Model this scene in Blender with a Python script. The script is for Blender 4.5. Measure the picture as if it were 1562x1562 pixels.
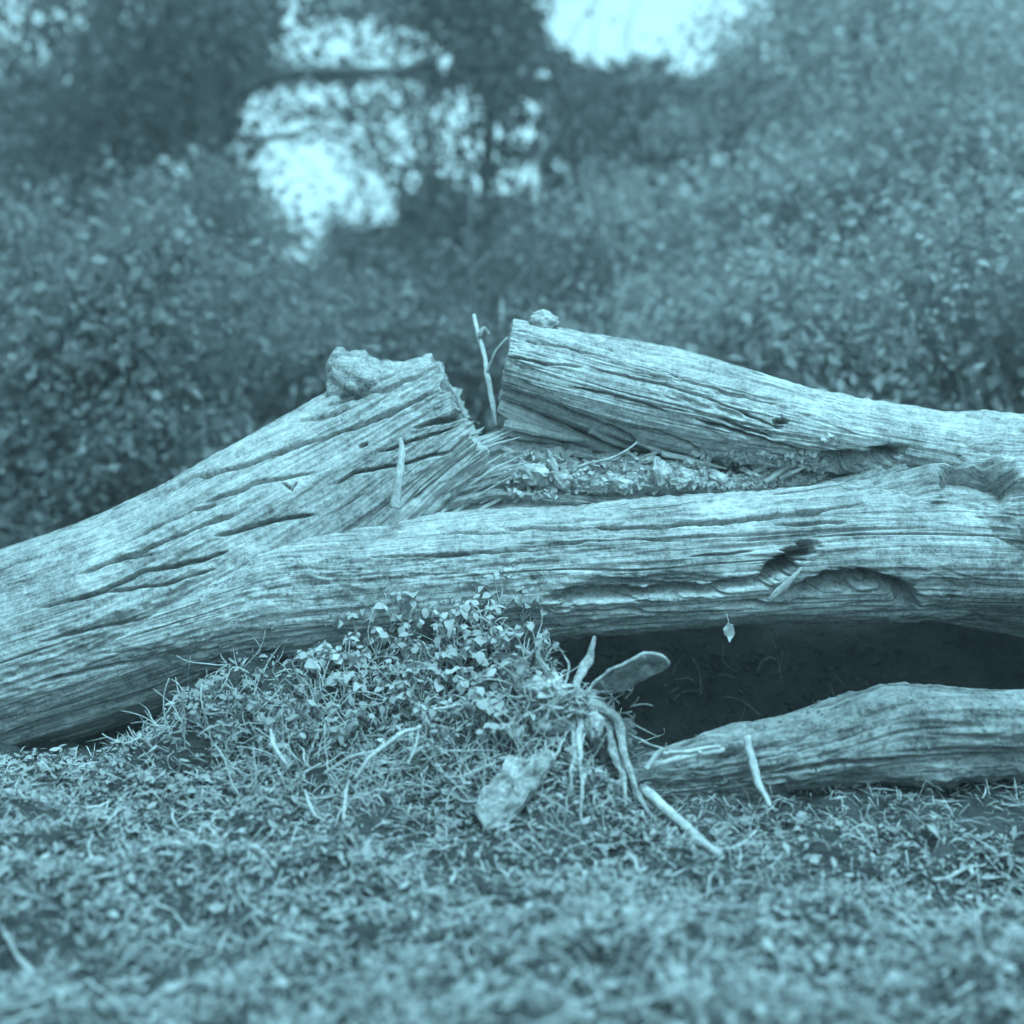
import bpy, math, random
import numpy as np
from mathutils import Vector, Matrix

# ------------------------------------------------------------------ camera
scene = bpy.context.scene
for o in list(bpy.data.objects):
    bpy.data.objects.remove(o)
C = scene.collection
CAM = np.array([0.0, -3.5, 0.95])
PITCH = 0.11                      # radians below the horizon
FPX = 2122.0                      # focal length in photo pixels (photo 1562 wide)
cam_d = bpy.data.cameras.new('camera')
cam = bpy.data.objects.new('camera', cam_d)
C.objects.link(cam)
cam.location = CAM
cam.rotation_euler = (math.pi / 2 - PITCH, 0, 0)
cam_d.sensor_width = 36
cam_d.angle = 2 * math.atan(781 / FPX)
cam_d.clip_start = 0.05
cam_d.clip_end = 500
cam_d.dof.use_dof = True
cam_d.dof.focus_distance = 3.3
cam_d.dof.aperture_fstop = 1.25
scene.camera = cam

# ------------------------------------------------------------------ sky, sun, exposure
TINT = (0.44, 1.0, 1.22)          # the phosphor colour the whole picture is seen in
SUN_EL, SUN_AZ = 68, 150          # elevation, azimuth clockwise from +Y
world = bpy.data.worlds.new('World')
scene.world = world
world.use_nodes = True
nt = world.node_tree
nt.nodes.clear()
sky = nt.nodes.new('ShaderNodeTexSky')
sky.sky_type = 'NISHITA'
sky.sun_disc = False
sky.sun_elevation = math.radians(SUN_EL)
sky.sun_rotation = math.radians(SUN_AZ)
sky.dust_density = 4.0
bw = nt.nodes.new('ShaderNodeRGBToBW')
mul = nt.nodes.new('ShaderNodeMix')
mul.data_type = 'RGBA'
mul.blend_type = 'MULTIPLY'
mul.inputs[0].default_value = 1
mul.inputs[7].default_value = (0.50, 1.0, 1.18, 1)
bg = nt.nodes.new('ShaderNodeBackground')
bg.inputs[1].default_value = 0.15
wo = nt.nodes.new('ShaderNodeOutputWorld')
nt.links.new(sky.outputs[0], bw.inputs[0])
nt.links.new(bw.outputs[0], mul.inputs[6])
nt.links.new(mul.outputs[2], bg.inputs[0])
nt.links.new(bg.outputs[0], wo.inputs[0])

sun_d = bpy.data.lights.new('sun', 'SUN')
sun_d.energy = 1.0
sun_d.angle = math.radians(18)
sun_d.color = TINT
sun = bpy.data.objects.new('sun', sun_d)
C.objects.link(sun)
az, el = math.radians(SUN_AZ), math.radians(SUN_EL)
to_sun = Vector((math.sin(az) * math.cos(el), math.cos(az) * math.cos(el), math.sin(el)))
sun.rotation_euler = to_sun.to_track_quat('Z', 'Y').to_euler()
sun.location = (4, -6, 8)

scene.view_settings.view_transform = 'Standard'
scene.view_settings.look = 'None'
scene.view_settings.exposure = 1.62
scene.view_settings.gamma = 1.0
scene.view_settings.use_curve_mapping = False

rng = np.random.default_rng(7)
R = random.Random(11)

# ------------------------------------------------------------------ helpers
_cp, _sp = math.cos(PITCH), math.sin(PITCH)
def ray(u, v):
    a, b = (u - 781) / FPX, (781 - v) / FPX
    return np.array([a, _cp + b * _sp, -_sp + b * _cp])
def P(u, v, y):
    """world point where the ray of photo pixel (u, v) meets the upright plane Y = y"""
    d = ray(u, v)
    return CAM + d * ((y - CAM[1]) / d[1])
def project(V):
    q = V - CAM
    f = q[..., 1] * _cp - q[..., 2] * _sp
    up = q[..., 1] * _sp + q[..., 2] * _cp
    f = np.maximum(f, 1e-3)
    return 781 + FPX * q[..., 0] / f, 781 - FPX * up / f

_perm = np.random.default_rng(3).permutation(256)
_perm = np.concatenate([_perm, _perm, _perm])
_grad = np.random.default_rng(5).normal(size=(256, 3))
_grad /= np.linalg.norm(_grad, axis=1)[:, None]
def noise(x, y, z=0.0):
    x, y, z = np.broadcast_arrays(np.asarray(x, float), np.asarray(y, float), np.asarray(z, float))
    xi, yi, zi = np.floor(x).astype(int), np.floor(y).astype(int), np.floor(z).astype(int)
    xf, yf, zf = x - xi, y - yi, z - zi
    xi &= 255; yi &= 255; zi &= 255
    fade = lambda t: t * t * t * (t * (t * 6 - 15) + 10)
    fx, fy, fz = fade(xf), fade(yf), fade(zf)
    out = 0
    for dx in (0, 1):
        wx = fx if dx else 1 - fx
        for dy in (0, 1):
            wy = fy if dy else 1 - fy
            for dz in (0, 1):
                wz = fz if dz else 1 - fz
                g = _grad[_perm[_perm[_perm[xi + dx] + yi + dy] + zi + dz]]
                out = out + wx * wy * wz * (g[..., 0] * (xf - dx) + g[..., 1] * (yf - dy) + g[..., 2] * (zf - dz))
    return out * 1.6
def fbm(x, y, z=0.0, o=4, gain=0.5):
    a, t = 1.0, 0
    for i in range(o):
        t = t + a * noise(x * 2 ** i + 17.3 * i, y * 2 ** i + 5.1 * i, np.asarray(z) * 2 ** i)
        a *= gain
    return t
def sstep(a, b, x):
    t = np.clip((x - a) / (b - a), 0, 1)
    return t * t * (3 - 2 * t)

def link(o, parent=None):
    C.objects.link(o)
    if parent is not None:
        o.parent = parent
    return o
def mesh_obj(name, V, F, mat, parent=None, smooth=True, attrs=None):
    """V (n,3) array, F (m,k) array with k = 3 or 4; one mesh object"""
    V = np.ascontiguousarray(V, dtype=np.float32)
    F = np.ascontiguousarray(F, dtype=np.int32)
    me = bpy.data.meshes.new(name)
    me.vertices.add(len(V))
    me.vertices.foreach_set('co', V.ravel())
    k = F.shape[1]
    me.loops.add(F.size)
    me.loops.foreach_set('vertex_index', F.ravel())
    me.polygons.add(len(F))
    me.polygons.foreach_set('loop_start', np.arange(0, F.size, k, dtype=np.int32))
    me.polygons.foreach_set('use_smooth', np.full(len(F), smooth, dtype=bool))
    if attrs:
        for an, val in attrs.items():
            at = me.attributes.new(an, 'FLOAT_VECTOR', 'POINT')
            at.data.foreach_set('vector', np.ascontiguousarray(val, dtype=np.float32).ravel())
    me.update(calc_edges=True)
    me.validate()
    if mat:
        me.materials.append(mat)
    return link(bpy.data.objects.new(name, me), parent)
def empty(name, loc=(0, 0, 0)):
    o = bpy.data.objects.new(name, None)
    o.empty_display_size = 0.05
    o.location = loc
    return link(o)
def tag(o, label=None, cat=None, group=None, kind=None):
    for k, v in (('label', label), ('category', cat), ('group', group), ('kind', kind)):
        if v:
            o[k] = v
    return o
def rebase(o, loc):
    """move the mesh's origin to loc without moving the mesh"""
    loc = Vector(loc)
    o.data.transform(Matrix.Translation(-loc))
    o.location = loc
    return o
def smooth_path(pts, n):
    pts = np.asarray(pts, float)
    seg = np.r_[0, np.cumsum(np.linalg.norm(np.diff(pts[:, :3], axis=0), axis=1))]
    t = np.linspace(0, seg[-1], n)
    out = np.stack([np.interp(t, seg, pts[:, i]) for i in range(pts.shape[1])], 1)
    k = max(1, n // (len(pts) * 3))
    for _ in range(2):
        pad = np.concatenate([2 * out[:1] - out[k:0:-1], out, 2 * out[-1:] - out[-2:-k - 2:-1]])
        ker = np.ones(2 * k + 1) / (2 * k + 1)
        out = np.stack([np.convolve(pad[:, i], ker, 'valid') for i in range(out.shape[1])], 1)
    return out
def tube_arrays(pts, rad, nseg=7, n=None, jitter=0.0, flat=1.0, seed=0):
    """closed tapered tube along pts; flat < 1 squashes it into a strip"""
    pts = np.asarray(pts, float)
    rad = np.broadcast_to(np.asarray(rad, float), (len(pts),))
    q = np.c_[pts, rad]
    if n:
        q = smooth_path(q, n)
    p, r = q[:, :3], q[:, 3]
    tan = np.gradient(p, axis=0)
    tan /= np.linalg.norm(tan, axis=1)[:, None] + 1e-9
    ref = np.array([0, -1.0, 0.25])
    side = np.cross(tan, ref)
    bad = np.linalg.norm(side, axis=1) < 0.15
    side[bad] = np.cross(tan[bad], np.array([1.0, 0, 0]))
    side /= np.linalg.norm(side, axis=1)[:, None]
    up = np.cross(side, tan)
    a = np.linspace(0, 2 * np.pi, nseg, endpoint=False)
    rr = r[:, None] * np.ones(nseg)[None]
    if jitter:
        ss = np.r_[0, np.cumsum(np.linalg.norm(np.diff(p, axis=0), axis=1))][:, None] / (np.mean(r) * 5)
        rr = rr * (1 + jitter * (0.9 * noise(ss, np.cos(a)[None] * .7 + seed * 3.7, np.sin(a)[None] * .7) + 0.7 * noise(ss * 2.7, np.cos(a)[None] * 1.7 + seed, np.sin(a)[None] * 1.7)))
        wob = np.stack([noise(ss[:, 0] * .45, seed * 1.9 + k * 7.7, 0.5) for k in range(3)], 1) * (np.mean(r) * jitter * 2.2)
        p = p + wob
    V = p[:, None] + (np.cos(a)[None, :, None] * side[:, None] + flat * np.sin(a)[None, :, None] * up[:, None]) * rr[..., None]
    m = len(p)
    i = np.arange(m - 1)[:, None] * nseg
    j = np.arange(nseg)[None]
    F = np.stack([i + j, i + (j + 1) % nseg, i + nseg + (j + 1) % nseg, i + nseg + j], -1).reshape(-1, 4)
    V = V.reshape(-1, 3)
    c0, c1 = len(V), len(V) + 1
    V = np.concatenate([V, p[:1], p[-1:]])
    e0 = np.array([[c0, (k + 1) % nseg, k, c0] for k in range(nseg)])
    b = (m - 1) * nseg
    e1 = np.array([[c1, b + k, b + (k + 1) % nseg, c1] for k in range(nseg)])
    s = np.repeat(np.r_[0, np.cumsum(np.linalg.norm(np.diff(p, axis=0), axis=1))], nseg)
    th = np.tile(a, m) * np.mean(r)
    fib = np.c_[s, th, np.zeros_like(s)]
    fib = np.concatenate([fib, fib[:1], fib[-1:]])
    return V, F, np.concatenate([e0[:, :3], e1[:, :3]]), fib
def tri(F):
    return np.concatenate([F[:, [0, 1, 2]], F[:, [0, 2, 3]]])
def tubes(name, specs, mat, parent=None, **kw):
    """several tubes in ONE part (a branch with its twigs)"""
    Vs, Fs, As, off = [], [], [], 0
    for k, sp in enumerate(specs):
        V, F, E, fib = tube_arrays(*sp, seed=k, **kw)
        Vs.append(V); As.append(fib)
        Fs.append(np.concatenate([tri(F), E]) + off)
        off += len(V)
    return mesh_obj(name, np.concatenate(Vs), np.concatenate(Fs), mat, parent, attrs={'fibre': np.concatenate(As)})

# ------------------------------------------------------------------ materials
def new_mat(name):
    m = bpy.data.materials.new(name)
    m.use_nodes = True
    t = m.node_tree
    return m, t, t.nodes['Principled BSDF']
def wood_mat(name, dark, light, along=5, across=130, patch=5.0, bump=0.35, attr=True, bscale=1.0):
    m, t, b = new_mat(name)
    N, L = t.nodes.new, t.links.new
    if attr:
        co = N('ShaderNodeAttribute'); co.attribute_name = 'fibre'; src = co.outputs['Vector']
    else:
        co = N('ShaderNodeTexCoord'); src = co.outputs['Object']
    mp = N('ShaderNodeMapping'); mp.inputs['Scale'].default_value = (along, across, across)
    L(src, mp.inputs[0])
    n1 = N('ShaderNodeTexNoise'); n1.inputs['Scale'].default_value = 1; n1.inputs['Detail'].default_value = 6
    n1.inputs['Roughness'].default_value = 0.65
    n1.inputs['Distortion'].default_value = 0.4
    L(mp.outputs[0], n1.inputs['Vector'])
    geo = N('ShaderNodeTexCoord')
    n2 = N('ShaderNodeTexNoise'); n2.inputs['Scale'].default_value = patch; n2.inputs['Detail'].default_value = 9
    n2.inputs['Roughness'].default_value = 0.78
    L(geo.outputs['Object'], n2.inputs['Vector'])
    n3 = N('ShaderNodeTexNoise'); n3.inputs['Scale'].default_value = 130; n3.inputs['Detail'].default_value = 4
    n3.inputs['Roughness'].default_value = 0.7
    L(geo.outputs['Object'], n3.inputs['Vector'])
    add = N('ShaderNodeMath'); add.operation = 'MULTIPLY_ADD'; add.inputs[1].default_value = 0.7
    L(n1.outputs['Fac'], add.inputs[0]); L(n2.outputs['Fac'], add.inputs[2])
    ad2 = N('ShaderNodeMath'); ad2.operation = 'MULTIPLY_ADD'; ad2.inputs[1].default_value = 0.55
    L(n3.outputs['Fac'], ad2.inputs[0]); L(add.outputs[0], ad2.inputs[2])
    n4 = N('ShaderNodeTexNoise'); n4.inputs['Scale'].default_value = 38; n4.inputs['Detail'].default_value = 5
    n4.inputs['Roughness'].default_value = 0.75
    L(geo.outputs['Object'], n4.inputs['Vector'])
    ad3 = N('ShaderNodeMath'); ad3.operation = 'MULTIPLY_ADD'; ad3.inputs[1].default_value = 0.6
    sb = N('ShaderNodeMath'); sb.operation = 'SUBTRACT'; sb.inputs[1].default_value = 0.5
    L(n4.outputs['Fac'], sb.inputs[0]); L(sb.outputs[0], ad3.inputs[0]); L(ad2.outputs[0], ad3.inputs[2])
    ad2 = ad3
    rp = N('ShaderNodeValToRGB')
    rp.color_ramp.elements[0].position = 0.90 / 2.45 * 1.0
    rp.color_ramp.elements[1].position = 1.36 / 2.45 * 1.0
    dv = N('ShaderNodeMath'); dv.operation = 'DIVIDE'; dv.inputs[1].default_value = 2.45
    L(ad2.outputs[0], dv.inputs[0])
    rp.color_ramp.elements[0].color = (dark, dark, dark * 1.0, 1)
    rp.color_ramp.elements[1].color = (light, light, light * 0.99, 1)
    L(dv.outputs[0], rp.inputs[0])
    L(rp.outputs[0], b.inputs['Base Color'])
    b.inputs['Roughness'].default_value = 0.85
    b.inputs['Specular IOR Level'].default_value = 0.2
    sm = N('ShaderNodeMath'); sm.operation = 'MULTIPLY_ADD'; sm.inputs[1].default_value = 0.5
    L(n3.outputs['Fac'], sm.inputs[0]); L(n1.outputs['Fac'], sm.inputs[2])
    bp = N('ShaderNodeBump'); bp.inputs['Strength'].default_value = bump; bp.inputs['Distance'].default_value = 0.012 * bscale
    L(sm.outputs[0], bp.inputs['Height'])
    L(bp.outputs[0], b.inputs['Normal'])
    return m
def leaf_mat(name, col, trans=0.35, var=0.35, rough=0.55):
    m, t, b = new_mat(name)
    N, L = t.nodes.new, t.links.new
    geo = N('ShaderNodeNewGeometry')
    mr = N('ShaderNodeMapRange')
    mr.inputs['To Min'].default_value = col * (1 - var); mr.inputs['To Max'].default_value = col * (1 + var)
    L(geo.outputs['Random Per Island'], mr.inputs['Value'])
    cc = N('ShaderNodeCombineColor')
    for i in range(3):
        L(mr.outputs[0], cc.inputs[i])
    L(cc.outputs[0], b.inputs['Base Color'])
    b.inputs['Roughness'].default_value = rough
    b.inputs['Specular IOR Level'].default_value = 0.08
    tr = N('ShaderNodeBsdfTranslucent')
    L(cc.outputs[0], tr.inputs[0])
    mx = N('ShaderNodeMixShader'); mx.inputs[0].default_value = trans
    L(b.outputs[0], mx.inputs[1]); L(tr.outputs[0], mx.inputs[2])
    L(mx.outputs[0], t.nodes['Material Output'].inputs['Surface'])
    return m
def soil_mat():
    m, t, b = new_mat('soil')
    N, L = t.nodes.new, t.links.new
    co = N('ShaderNodeTexCoord')
    n = N('ShaderNodeTexNoise'); n.inputs['Scale'].default_value = 9; n.inputs['Detail'].default_value = 9
    n.inputs['Roughness'].default_value = 0.7
    L(co.outputs['Object'], n.inputs['Vector'])
    rp = N('ShaderNodeValToRGB')
    rp.color_ramp.elements[0].position = 0.32; rp.color_ramp.elements[1].position = 0.7
    rp.color_ramp.elements[0].color = (0.015, 0.015, 0.015, 1); rp.color_ramp.elements[1].color = (0.055, 0.055, 0.055, 1)
    L(n.outputs['Fac'], rp.inputs[0]); L(rp.outputs[0], b.inputs['Base Color'])
    b.inputs['Roughness'].default_value = 0.95
    b.inputs['Specular IOR Level'].default_value = 0.1
    n2 = N('ShaderNodeTexNoise'); n2.inputs['Scale'].default_value = 60; n2.inputs['Detail'].default_value = 6
    L(co.outputs['Object'], n2.inputs['Vector'])
    bp = N('ShaderNodeBump'); bp.inputs['Strength'].default_value = 0.7; bp.inputs['Distance'].default_value = 0.02
    L(n2.outputs['Fac'], bp.inputs['Height']); L(bp.outputs[0], b.inputs['Normal'])
    return m

M_WOOD = wood_mat('weathered_wood', 0.08, 0.44, patch=3.2, bump=0.6)
M_ROT = wood_mat('rotten_wood', 0.08, 0.34, along=12, across=60, patch=14, bump=0.6)
M_SPL = wood_mat('splinter_wood', 0.16, 0.45, along=8, across=160, bump=0.3)
M_BARK = wood_mat('bark', 0.05, 0.16, along=9, across=40, patch=9, bump=0.8)
M_ROOT = wood_mat('root_wood', 0.10, 0.36, along=8, across=50, patch=8, bump=0.6)
M_TWIG = wood_mat('twig', 0.18, 0.46, along=10, across=120, bump=0.2)
M_ROOT2 = wood_mat('root_bark', 0.09, 0.46, along=14, across=90, patch=26, bump=0.9)
M_OLD = wood_mat('mossy_wood', 0.05, 0.27, along=10, across=50, patch=9, bump=0.8)
M_CHUNK = wood_mat('wood_chunk', 0.14, 0.42, along=20, across=70, patch=20, attr=False)
M_SOIL = soil_mat()
M_LITTER = leaf_mat('leaf_litter', 0.23, 0.15, 0.35, 0.9)
M_WEED = leaf_mat('weed_leaf', 0.31, 0.25, 0.35, 0.6)
M_WEED2 = leaf_mat('weed_leaf_dull', 0.22, 0.25, 0.4, 0.6)
M_STEM = leaf_mat('dry_stem', 0.36, 0.1, 0.2, 0.6)
M_STRAW = leaf_mat('straw', 0.30, 0.1, 0.3, 0.8)
M_SHRUB = leaf_mat('shrub_leaf', 0.19, 0.45, 0.25)  # tree shade over the left shrubs is put into this darker leaf tone
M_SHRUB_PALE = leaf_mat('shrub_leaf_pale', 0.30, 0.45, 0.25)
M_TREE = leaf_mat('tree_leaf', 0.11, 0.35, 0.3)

# ------------------------------------------------------------------ ground
def ground_h(x, y):
    x = np.asarray(x, float); y = np.asarray(y, float)
    h = 0.05 * fbm(x * 1.3, y * 1.3, 0.3, 4) + 0.022 * fbm(x * 7, y * 7, 4.3, 3)
    near = np.exp(-((x / 2.2) ** 2 + ((y + 1.0) / 1.6) ** 2))
    h = h + near * (0.034 * fbm(x * 4.5, y * 4.5, 7.3, 3) + 0.024 * np.abs(fbm(x * 13, y * 13, 2.3, 2)))
    h = h + 0.085 * fbm(x * 6.5, y * 6.5, 9.1, 3) * np.exp(-((y + 0.45) / 0.25) ** 2) * sstep(-1.1, -0.6, x) * (1 - sstep(0.15, 0.4, x))
    h = h + 0.09 * np.exp(-((y + 0.56) / 0.20) ** 2) * sstep(-0.25, 0.05, x) * (1 - sstep(0.20, 0.42, x))
    h = h + 0.23 * np.exp(-((y + 0.30) / 0.34) ** 2) * sstep(-1.05, -0.55, x) * (1 - sstep(0.0, 0.30, x))
    h = h - 0.05 * np.exp(-((y + 0.05) / 0.35) ** 2) * sstep(0.2, 0.5, x) * (1 - sstep(1.0, 1.5, x))
    h = h + 0.30 * sstep(0.12, 0.5, y) * sstep(-0.1, 0.3, x) * (1 - sstep(1.3, 2.2, y))
    h = h + 0.9 * sstep(1.2, 6, y) * sstep(-0.4, 2.5, x)
    h = h + 0.25 * sstep(1.5, 7, y)
    h = h - 0.10 * np.exp(-(((x - 0.9) / 0.35) ** 2 + ((y + 0.95) / 0.16) ** 2))
    return h
ax = np.unique(np.r_[-np.geomspace(2.2, 150, 46)[::-1], np.linspace(-2.2, 2.2, 420), np.geomspace(2.2, 150, 46)])
ay = np.unique(np.r_[-np.geomspace(3.2, 60, 20)[::-1], np.linspace(-3.2, 1.2, 380), np.geomspace(1.2, 200, 70)])
gx, gy = np.meshgrid(ax, ay)
gz = ground_h(gx, gy)
near = (np.abs(gx) < 2.3) & (gy < 1.3) & (gy > -3.3)
gz = np.where(near, gz + 0.008 * fbm(gx * 30, gy * 30, 1.1, 3), gz)
idx = np.arange(gx.size).reshape(gx.shape)
F = np.stack([idx[:-1, :-1], idx[:-1, 1:], idx[1:, 1:], idx[1:, :-1]], -1).reshape(-1, 4)
ground = mesh_obj('ground', np.c_[gx.ravel(), gy.ravel(), gz.ravel()], F, M_SOIL)
tag(ground, 'uneven forest soil around the fallen tree', 'ground', kind='structure')
bpy.context.view_layer.update()
def hit(u, v, objs):
    """first point where the ray of a photo pixel meets one of the objects (all unrotated)"""
    d = Vector(ray(u, v)).normalized()
    best, bp = 1e9, None
    for o in objs:
        inv = o.matrix_world.inverted()
        ok, p, nn, i = o.ray_cast(inv @ Vector(CAM), d)
        if ok:
            p = o.matrix_world @ p
            q = (p - Vector(CAM)).length
            if q < best:
                best, bp = q, p
    return None if bp is None else np.array(bp)
def G(u, v):
    """world point where the ray of a pixel meets the ground"""
    return hit(u, v, [ground])
def on_ground(x, y, dz=0.0):
    return np.array([x, y, float(ground_h(x, y)) + dz])

# ------------------------------------------------------------------ logs
def seg_dist(pu, pv, poly):
    """distance in photo pixels to a polyline and the position 0..1 along it"""
    poly = np.asarray(poly, float)
    best = np.full(pu.shape, 1e9); tt = np.zeros(pu.shape)
    n = len(poly) - 1
    for i in range(n):
        a, b = poly[i], poly[i + 1]
        d = b - a
        t = np.clip(((pu - a[0]) * d[0] + (pv - a[1]) * d[1]) / (d @ d), 0, 1)
        q = np.hypot(pu - a[0] - t * d[0], pv - a[1] - t * d[1])
        k = q < best
        best = np.where(k, q, best); tt = np.where(k, (i + t) / n, tt)
    return best, tt
def log_part(name, secs, ns, nth, mat, parent, cracks=(), rough=1.0, fib_amp=0.0052, lump=0.02, seed=0,
             power=2.0, crackiness=1.0, end_jag=0.0):
    """closed trunk surface; secs: (top u, top v, bottom u, bottom v, axis depth, half depth)"""
    rows = []
    for tu, tv, bu, bv, yc, dr in secs:
        rows.append(np.r_[P(tu, tv, yc), P(bu, bv, yc), yc, dr])
    rows = np.array(rows)
    mid = (rows[:, :3] + rows[:, 3:6]) / 2
    q = smooth_path(np.c_[mid, rows], ns)
    T, B, dr = q[:, 3:6], q[:, 6:9], q[:, 10]
    c, hv = (T + B) / 2, (T - B) / 2
    nf = int(nth * 0.68)
    th = np.r_[np.linspace(0, np.pi, nf, endpoint=False), np.linspace(np.pi, 2 * np.pi, nth - nf, endpoint=False)]
    ct, st = np.cos(th), np.sin(th)
    e = 2 / power
    pc = np.sign(ct) * np.abs(ct) ** e; ps = np.sign(st) * np.abs(st) ** e
    V = c[:, None] + pc[None, :, None] * hv[:, None] + ps[None, :, None] * (dr[:, None] * np.array([[0, -1.0, 0]]))[:, None]
    hl = np.linalg.norm(hv, axis=1)
    nrm = (ct[None, :, None] / hl[:, None, None]) * (hv / hl[:, None])[:, None] + (st[None, :, None] / dr[:, None, None]) * np.array([0, -1.0, 0])
    nrm /= np.linalg.norm(nrm, axis=2)[..., None]
    s = np.r_[0, np.cumsum(np.linalg.norm(np.diff(c, axis=0), axis=1))]
    rm = float(np.mean((hl + dr) / 2))
    Sg = np.repeat(s[:, None], nth, 1)
    # periodic coordinates around the girth so the noise has no seam
    cx, cy = np.cos(th)[None] * rm, np.sin(th)[None] * rm
    def ring(fs, ft, o=2, off=0.0):
        return fbm(Sg * fs + off, cx * ft + off * 2, cy * ft + seed, o)
    pu, pv = project(V)
    front = sstep(0.02, 0.25, np.sin(th))[None] * np.ones_like(Sg)
    w1 = ring(1.6, 4, 3, 3.1)
    D = lump * w1
    fibre = ring(0.8, 22, 2, 7.7) * (0.6 + 0.8 * sstep(-0.3, 0.4, ring(2.0, 5, 1, 11.1)))
    D += rough * fib_amp * fibre
    D += rough * 0.42 * fib_amp * ring(2.5, 95, 2, 1.3)
    # long shrinkage checks, random
    ck = ring(0.45, 22, 2, 9.9) + 0.12 * ring(3, 40, 1, 2.2)
    D -= crackiness * 0.013 * np.exp(-(ck / 0.035) ** 2) * sstep(0.0, 0.35, ring(1.6, 7, 2, 5.5))
    # ragged flakes of the surface
    fl = ring(2.4, 20, 2, 4.2)
    D += rough * 0.0035 * sstep(0.05, 0.15, fl) - rough * 0.003 * sstep(0.25, 0.32, -fl)
    # small granular relief
    D += rough * 0.0042 * ring(26, 55, 2, 6.1) * (0.4 + sstep(-0.2, 0.3, ring(2.5, 6, 1, 13.7)))
    wu = 2.2 * noise(pu / 34.0, pv / 34.0, seed + 0.7) + 0.9 * noise(pu / 9.0, pv / 9.0, seed + 3.7)
    for poly, w, depth, *pw in cracks:
        w = w * (0.62 if w < 6 else 0.95)
        d, tt = seg_dist(pu, pv + wu, poly)
        if w > 6:                                  # torn, fibrous lips
            d = d + 5.0 * noise(pu / 45.0, pv / 4.0, seed + 2.1) + 3.0 * noise(pu / 14.0, pv / 3.0, seed + 8.1)
            d = np.maximum(d, 0)
        tap = np.minimum(1, np.minimum(tt, 1 - tt) * 7 + 0.12)
        ww = w * (0.6 + 0.4 * tap) * (1 + 0.3 * noise(pu / 40.0, pv / 40.0, seed + 9.1))
        D -= front * depth * tap * np.exp(-(d / ww) ** (pw[0] if pw else 3))
    V = V + nrm * D[..., None]
    axis = np.gradient(c, axis=0); axis /= np.linalg.norm(axis, axis=1)[:, None]
    if end_jag:
        w = sstep(s[-1] - 0.12, s[-1], Sg)
        V = V + (axis[:, None] * (end_jag * w * (ring(0.1, 22, 3, 8.8)))[..., None])
    Vf = V.reshape(-1, 3)
    i = np.arange(ns - 1)[:, None] * nth; j = np.arange(nth)[None]
    F = [np.stack([i + j, i + nth + j, i + nth + (j + 1) % nth, i + (j + 1) % nth], -1).reshape(-1, 4)]
    fib = np.stack([Sg, th[None] * rm * np.ones_like(Sg), np.zeros_like(Sg)], -1).reshape(-1, 3)
    allV, allA, off = [Vf], [fib], len(Vf)
    for end in (0, ns - 1):                       # sawn ends: rings closing to the pith
        prev = np.arange(nth) + end * nth
        rim = V[end]; cen = rim.mean(0)
        sgn = -1 if end == 0 else 1
        for k in (0.93, 0.8, 0.62, 0.42, 0.22, 0.06):
            ringv = cen + (rim - cen) * k
            dd = 0.012 * fbm(ringv[:, 0] * 14 + seed, ringv[:, 1] * 14, ringv[:, 2] * 30, 3)
            allV.append(ringv + axis[end] * (sgn * dd)[:, None])
            allA.append(np.c_[ringv[:, 1] * 0.2, ringv[:, 2], ringv[:, 0]])
            cur = np.arange(nth) + off
            off += nth
            a, b2 = (prev, cur) if end else (cur, prev)
            F.append(np.stack([a, b2, np.roll(b2, -1), np.roll(a, -1)], -1))
            prev = cur
        allV.append(allV[-1].mean(0)[None]); allA.append(allA[-1][:1])
        kf = np.stack([prev, np.full(nth, off), np.full(nth, off), np.roll(prev, -1)], -1)
        if end == 0:
            kf = kf[:, ::-1]
        F.append(kf[:, [0, 1, 3, 3]] if False else kf)
        off += 1
    Fa = np.concatenate(F)
    ok = np.array([len(set(f)) == 4 for f in Fa[-3 * nth:]])
    tail = Fa[-3 * nth:]
    quads = np.concatenate([Fa[:-3 * nth], tail[ok]])
    return mesh_obj(name, np.concatenate(allV), quads, mat, parent, attrs={'fibre': np.concatenate(allA)})

tree = empty('fallen_tree', (0, 0, 0.1))
tag(tree, 'huge weathered fallen trunk with a sawn V notch and splintered rotten heart', 'fallen tree')
def fix(o, parent):
    """parent a world-space mesh under an Empty without moving it"""
    o.parent = parent
    o.matrix_parent_inverse = Matrix.Translation(parent.location).inverted()
    return o

A_cracks = [
    ([(200, 775), (287, 733), (384, 708), (446, 682), (492, 667), (579, 636), (668, 595)], 4.5, 0.035),
    ([(446, 646), (563, 610), (618, 585)], 3.5, 0.025), ([(500, 618), (590, 592), (660, 566)], 2.5, 0.02),
    ([(630, 652), (680, 640), (722, 630)], 4.5, 0.035), ([(575, 690), (640, 668), (690, 655)], 3, 0.02),
    ([(512, 740), (538, 720), (615, 708), (691, 687)], 3.5, 0.025),
    ([(60, 930), (154, 902), (220, 872), (307, 856), (348, 841)], 4, 0.03),
    ([(169, 856), (215, 841), (287, 810), (380, 775)], 3.5, 0.022), ([(120, 875), (190, 850), (240, 845)], 3.5, 0.02),
    ([(328, 818), (380, 805), (435, 790), (480, 786)], 4, 0.03), ([(150, 905), (260, 890), (330, 868)], 3, 0.02),
    ([(300, 770), (400, 735), (480, 720)], 3, 0.018), ([(430, 735), (445, 748), (452, 735)], 3, 0.02),
    ([(60, 980), (160, 955), (260, 940)], 3, 0.018), ([(180, 830), (290, 780), (330, 770)], 2.5, 0.015),
    ([(545, 680), (560, 676)], 5, 0.03), ([(60, 1040), (150, 1020), (240, 1000)], 4, 0.02),
]
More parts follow.
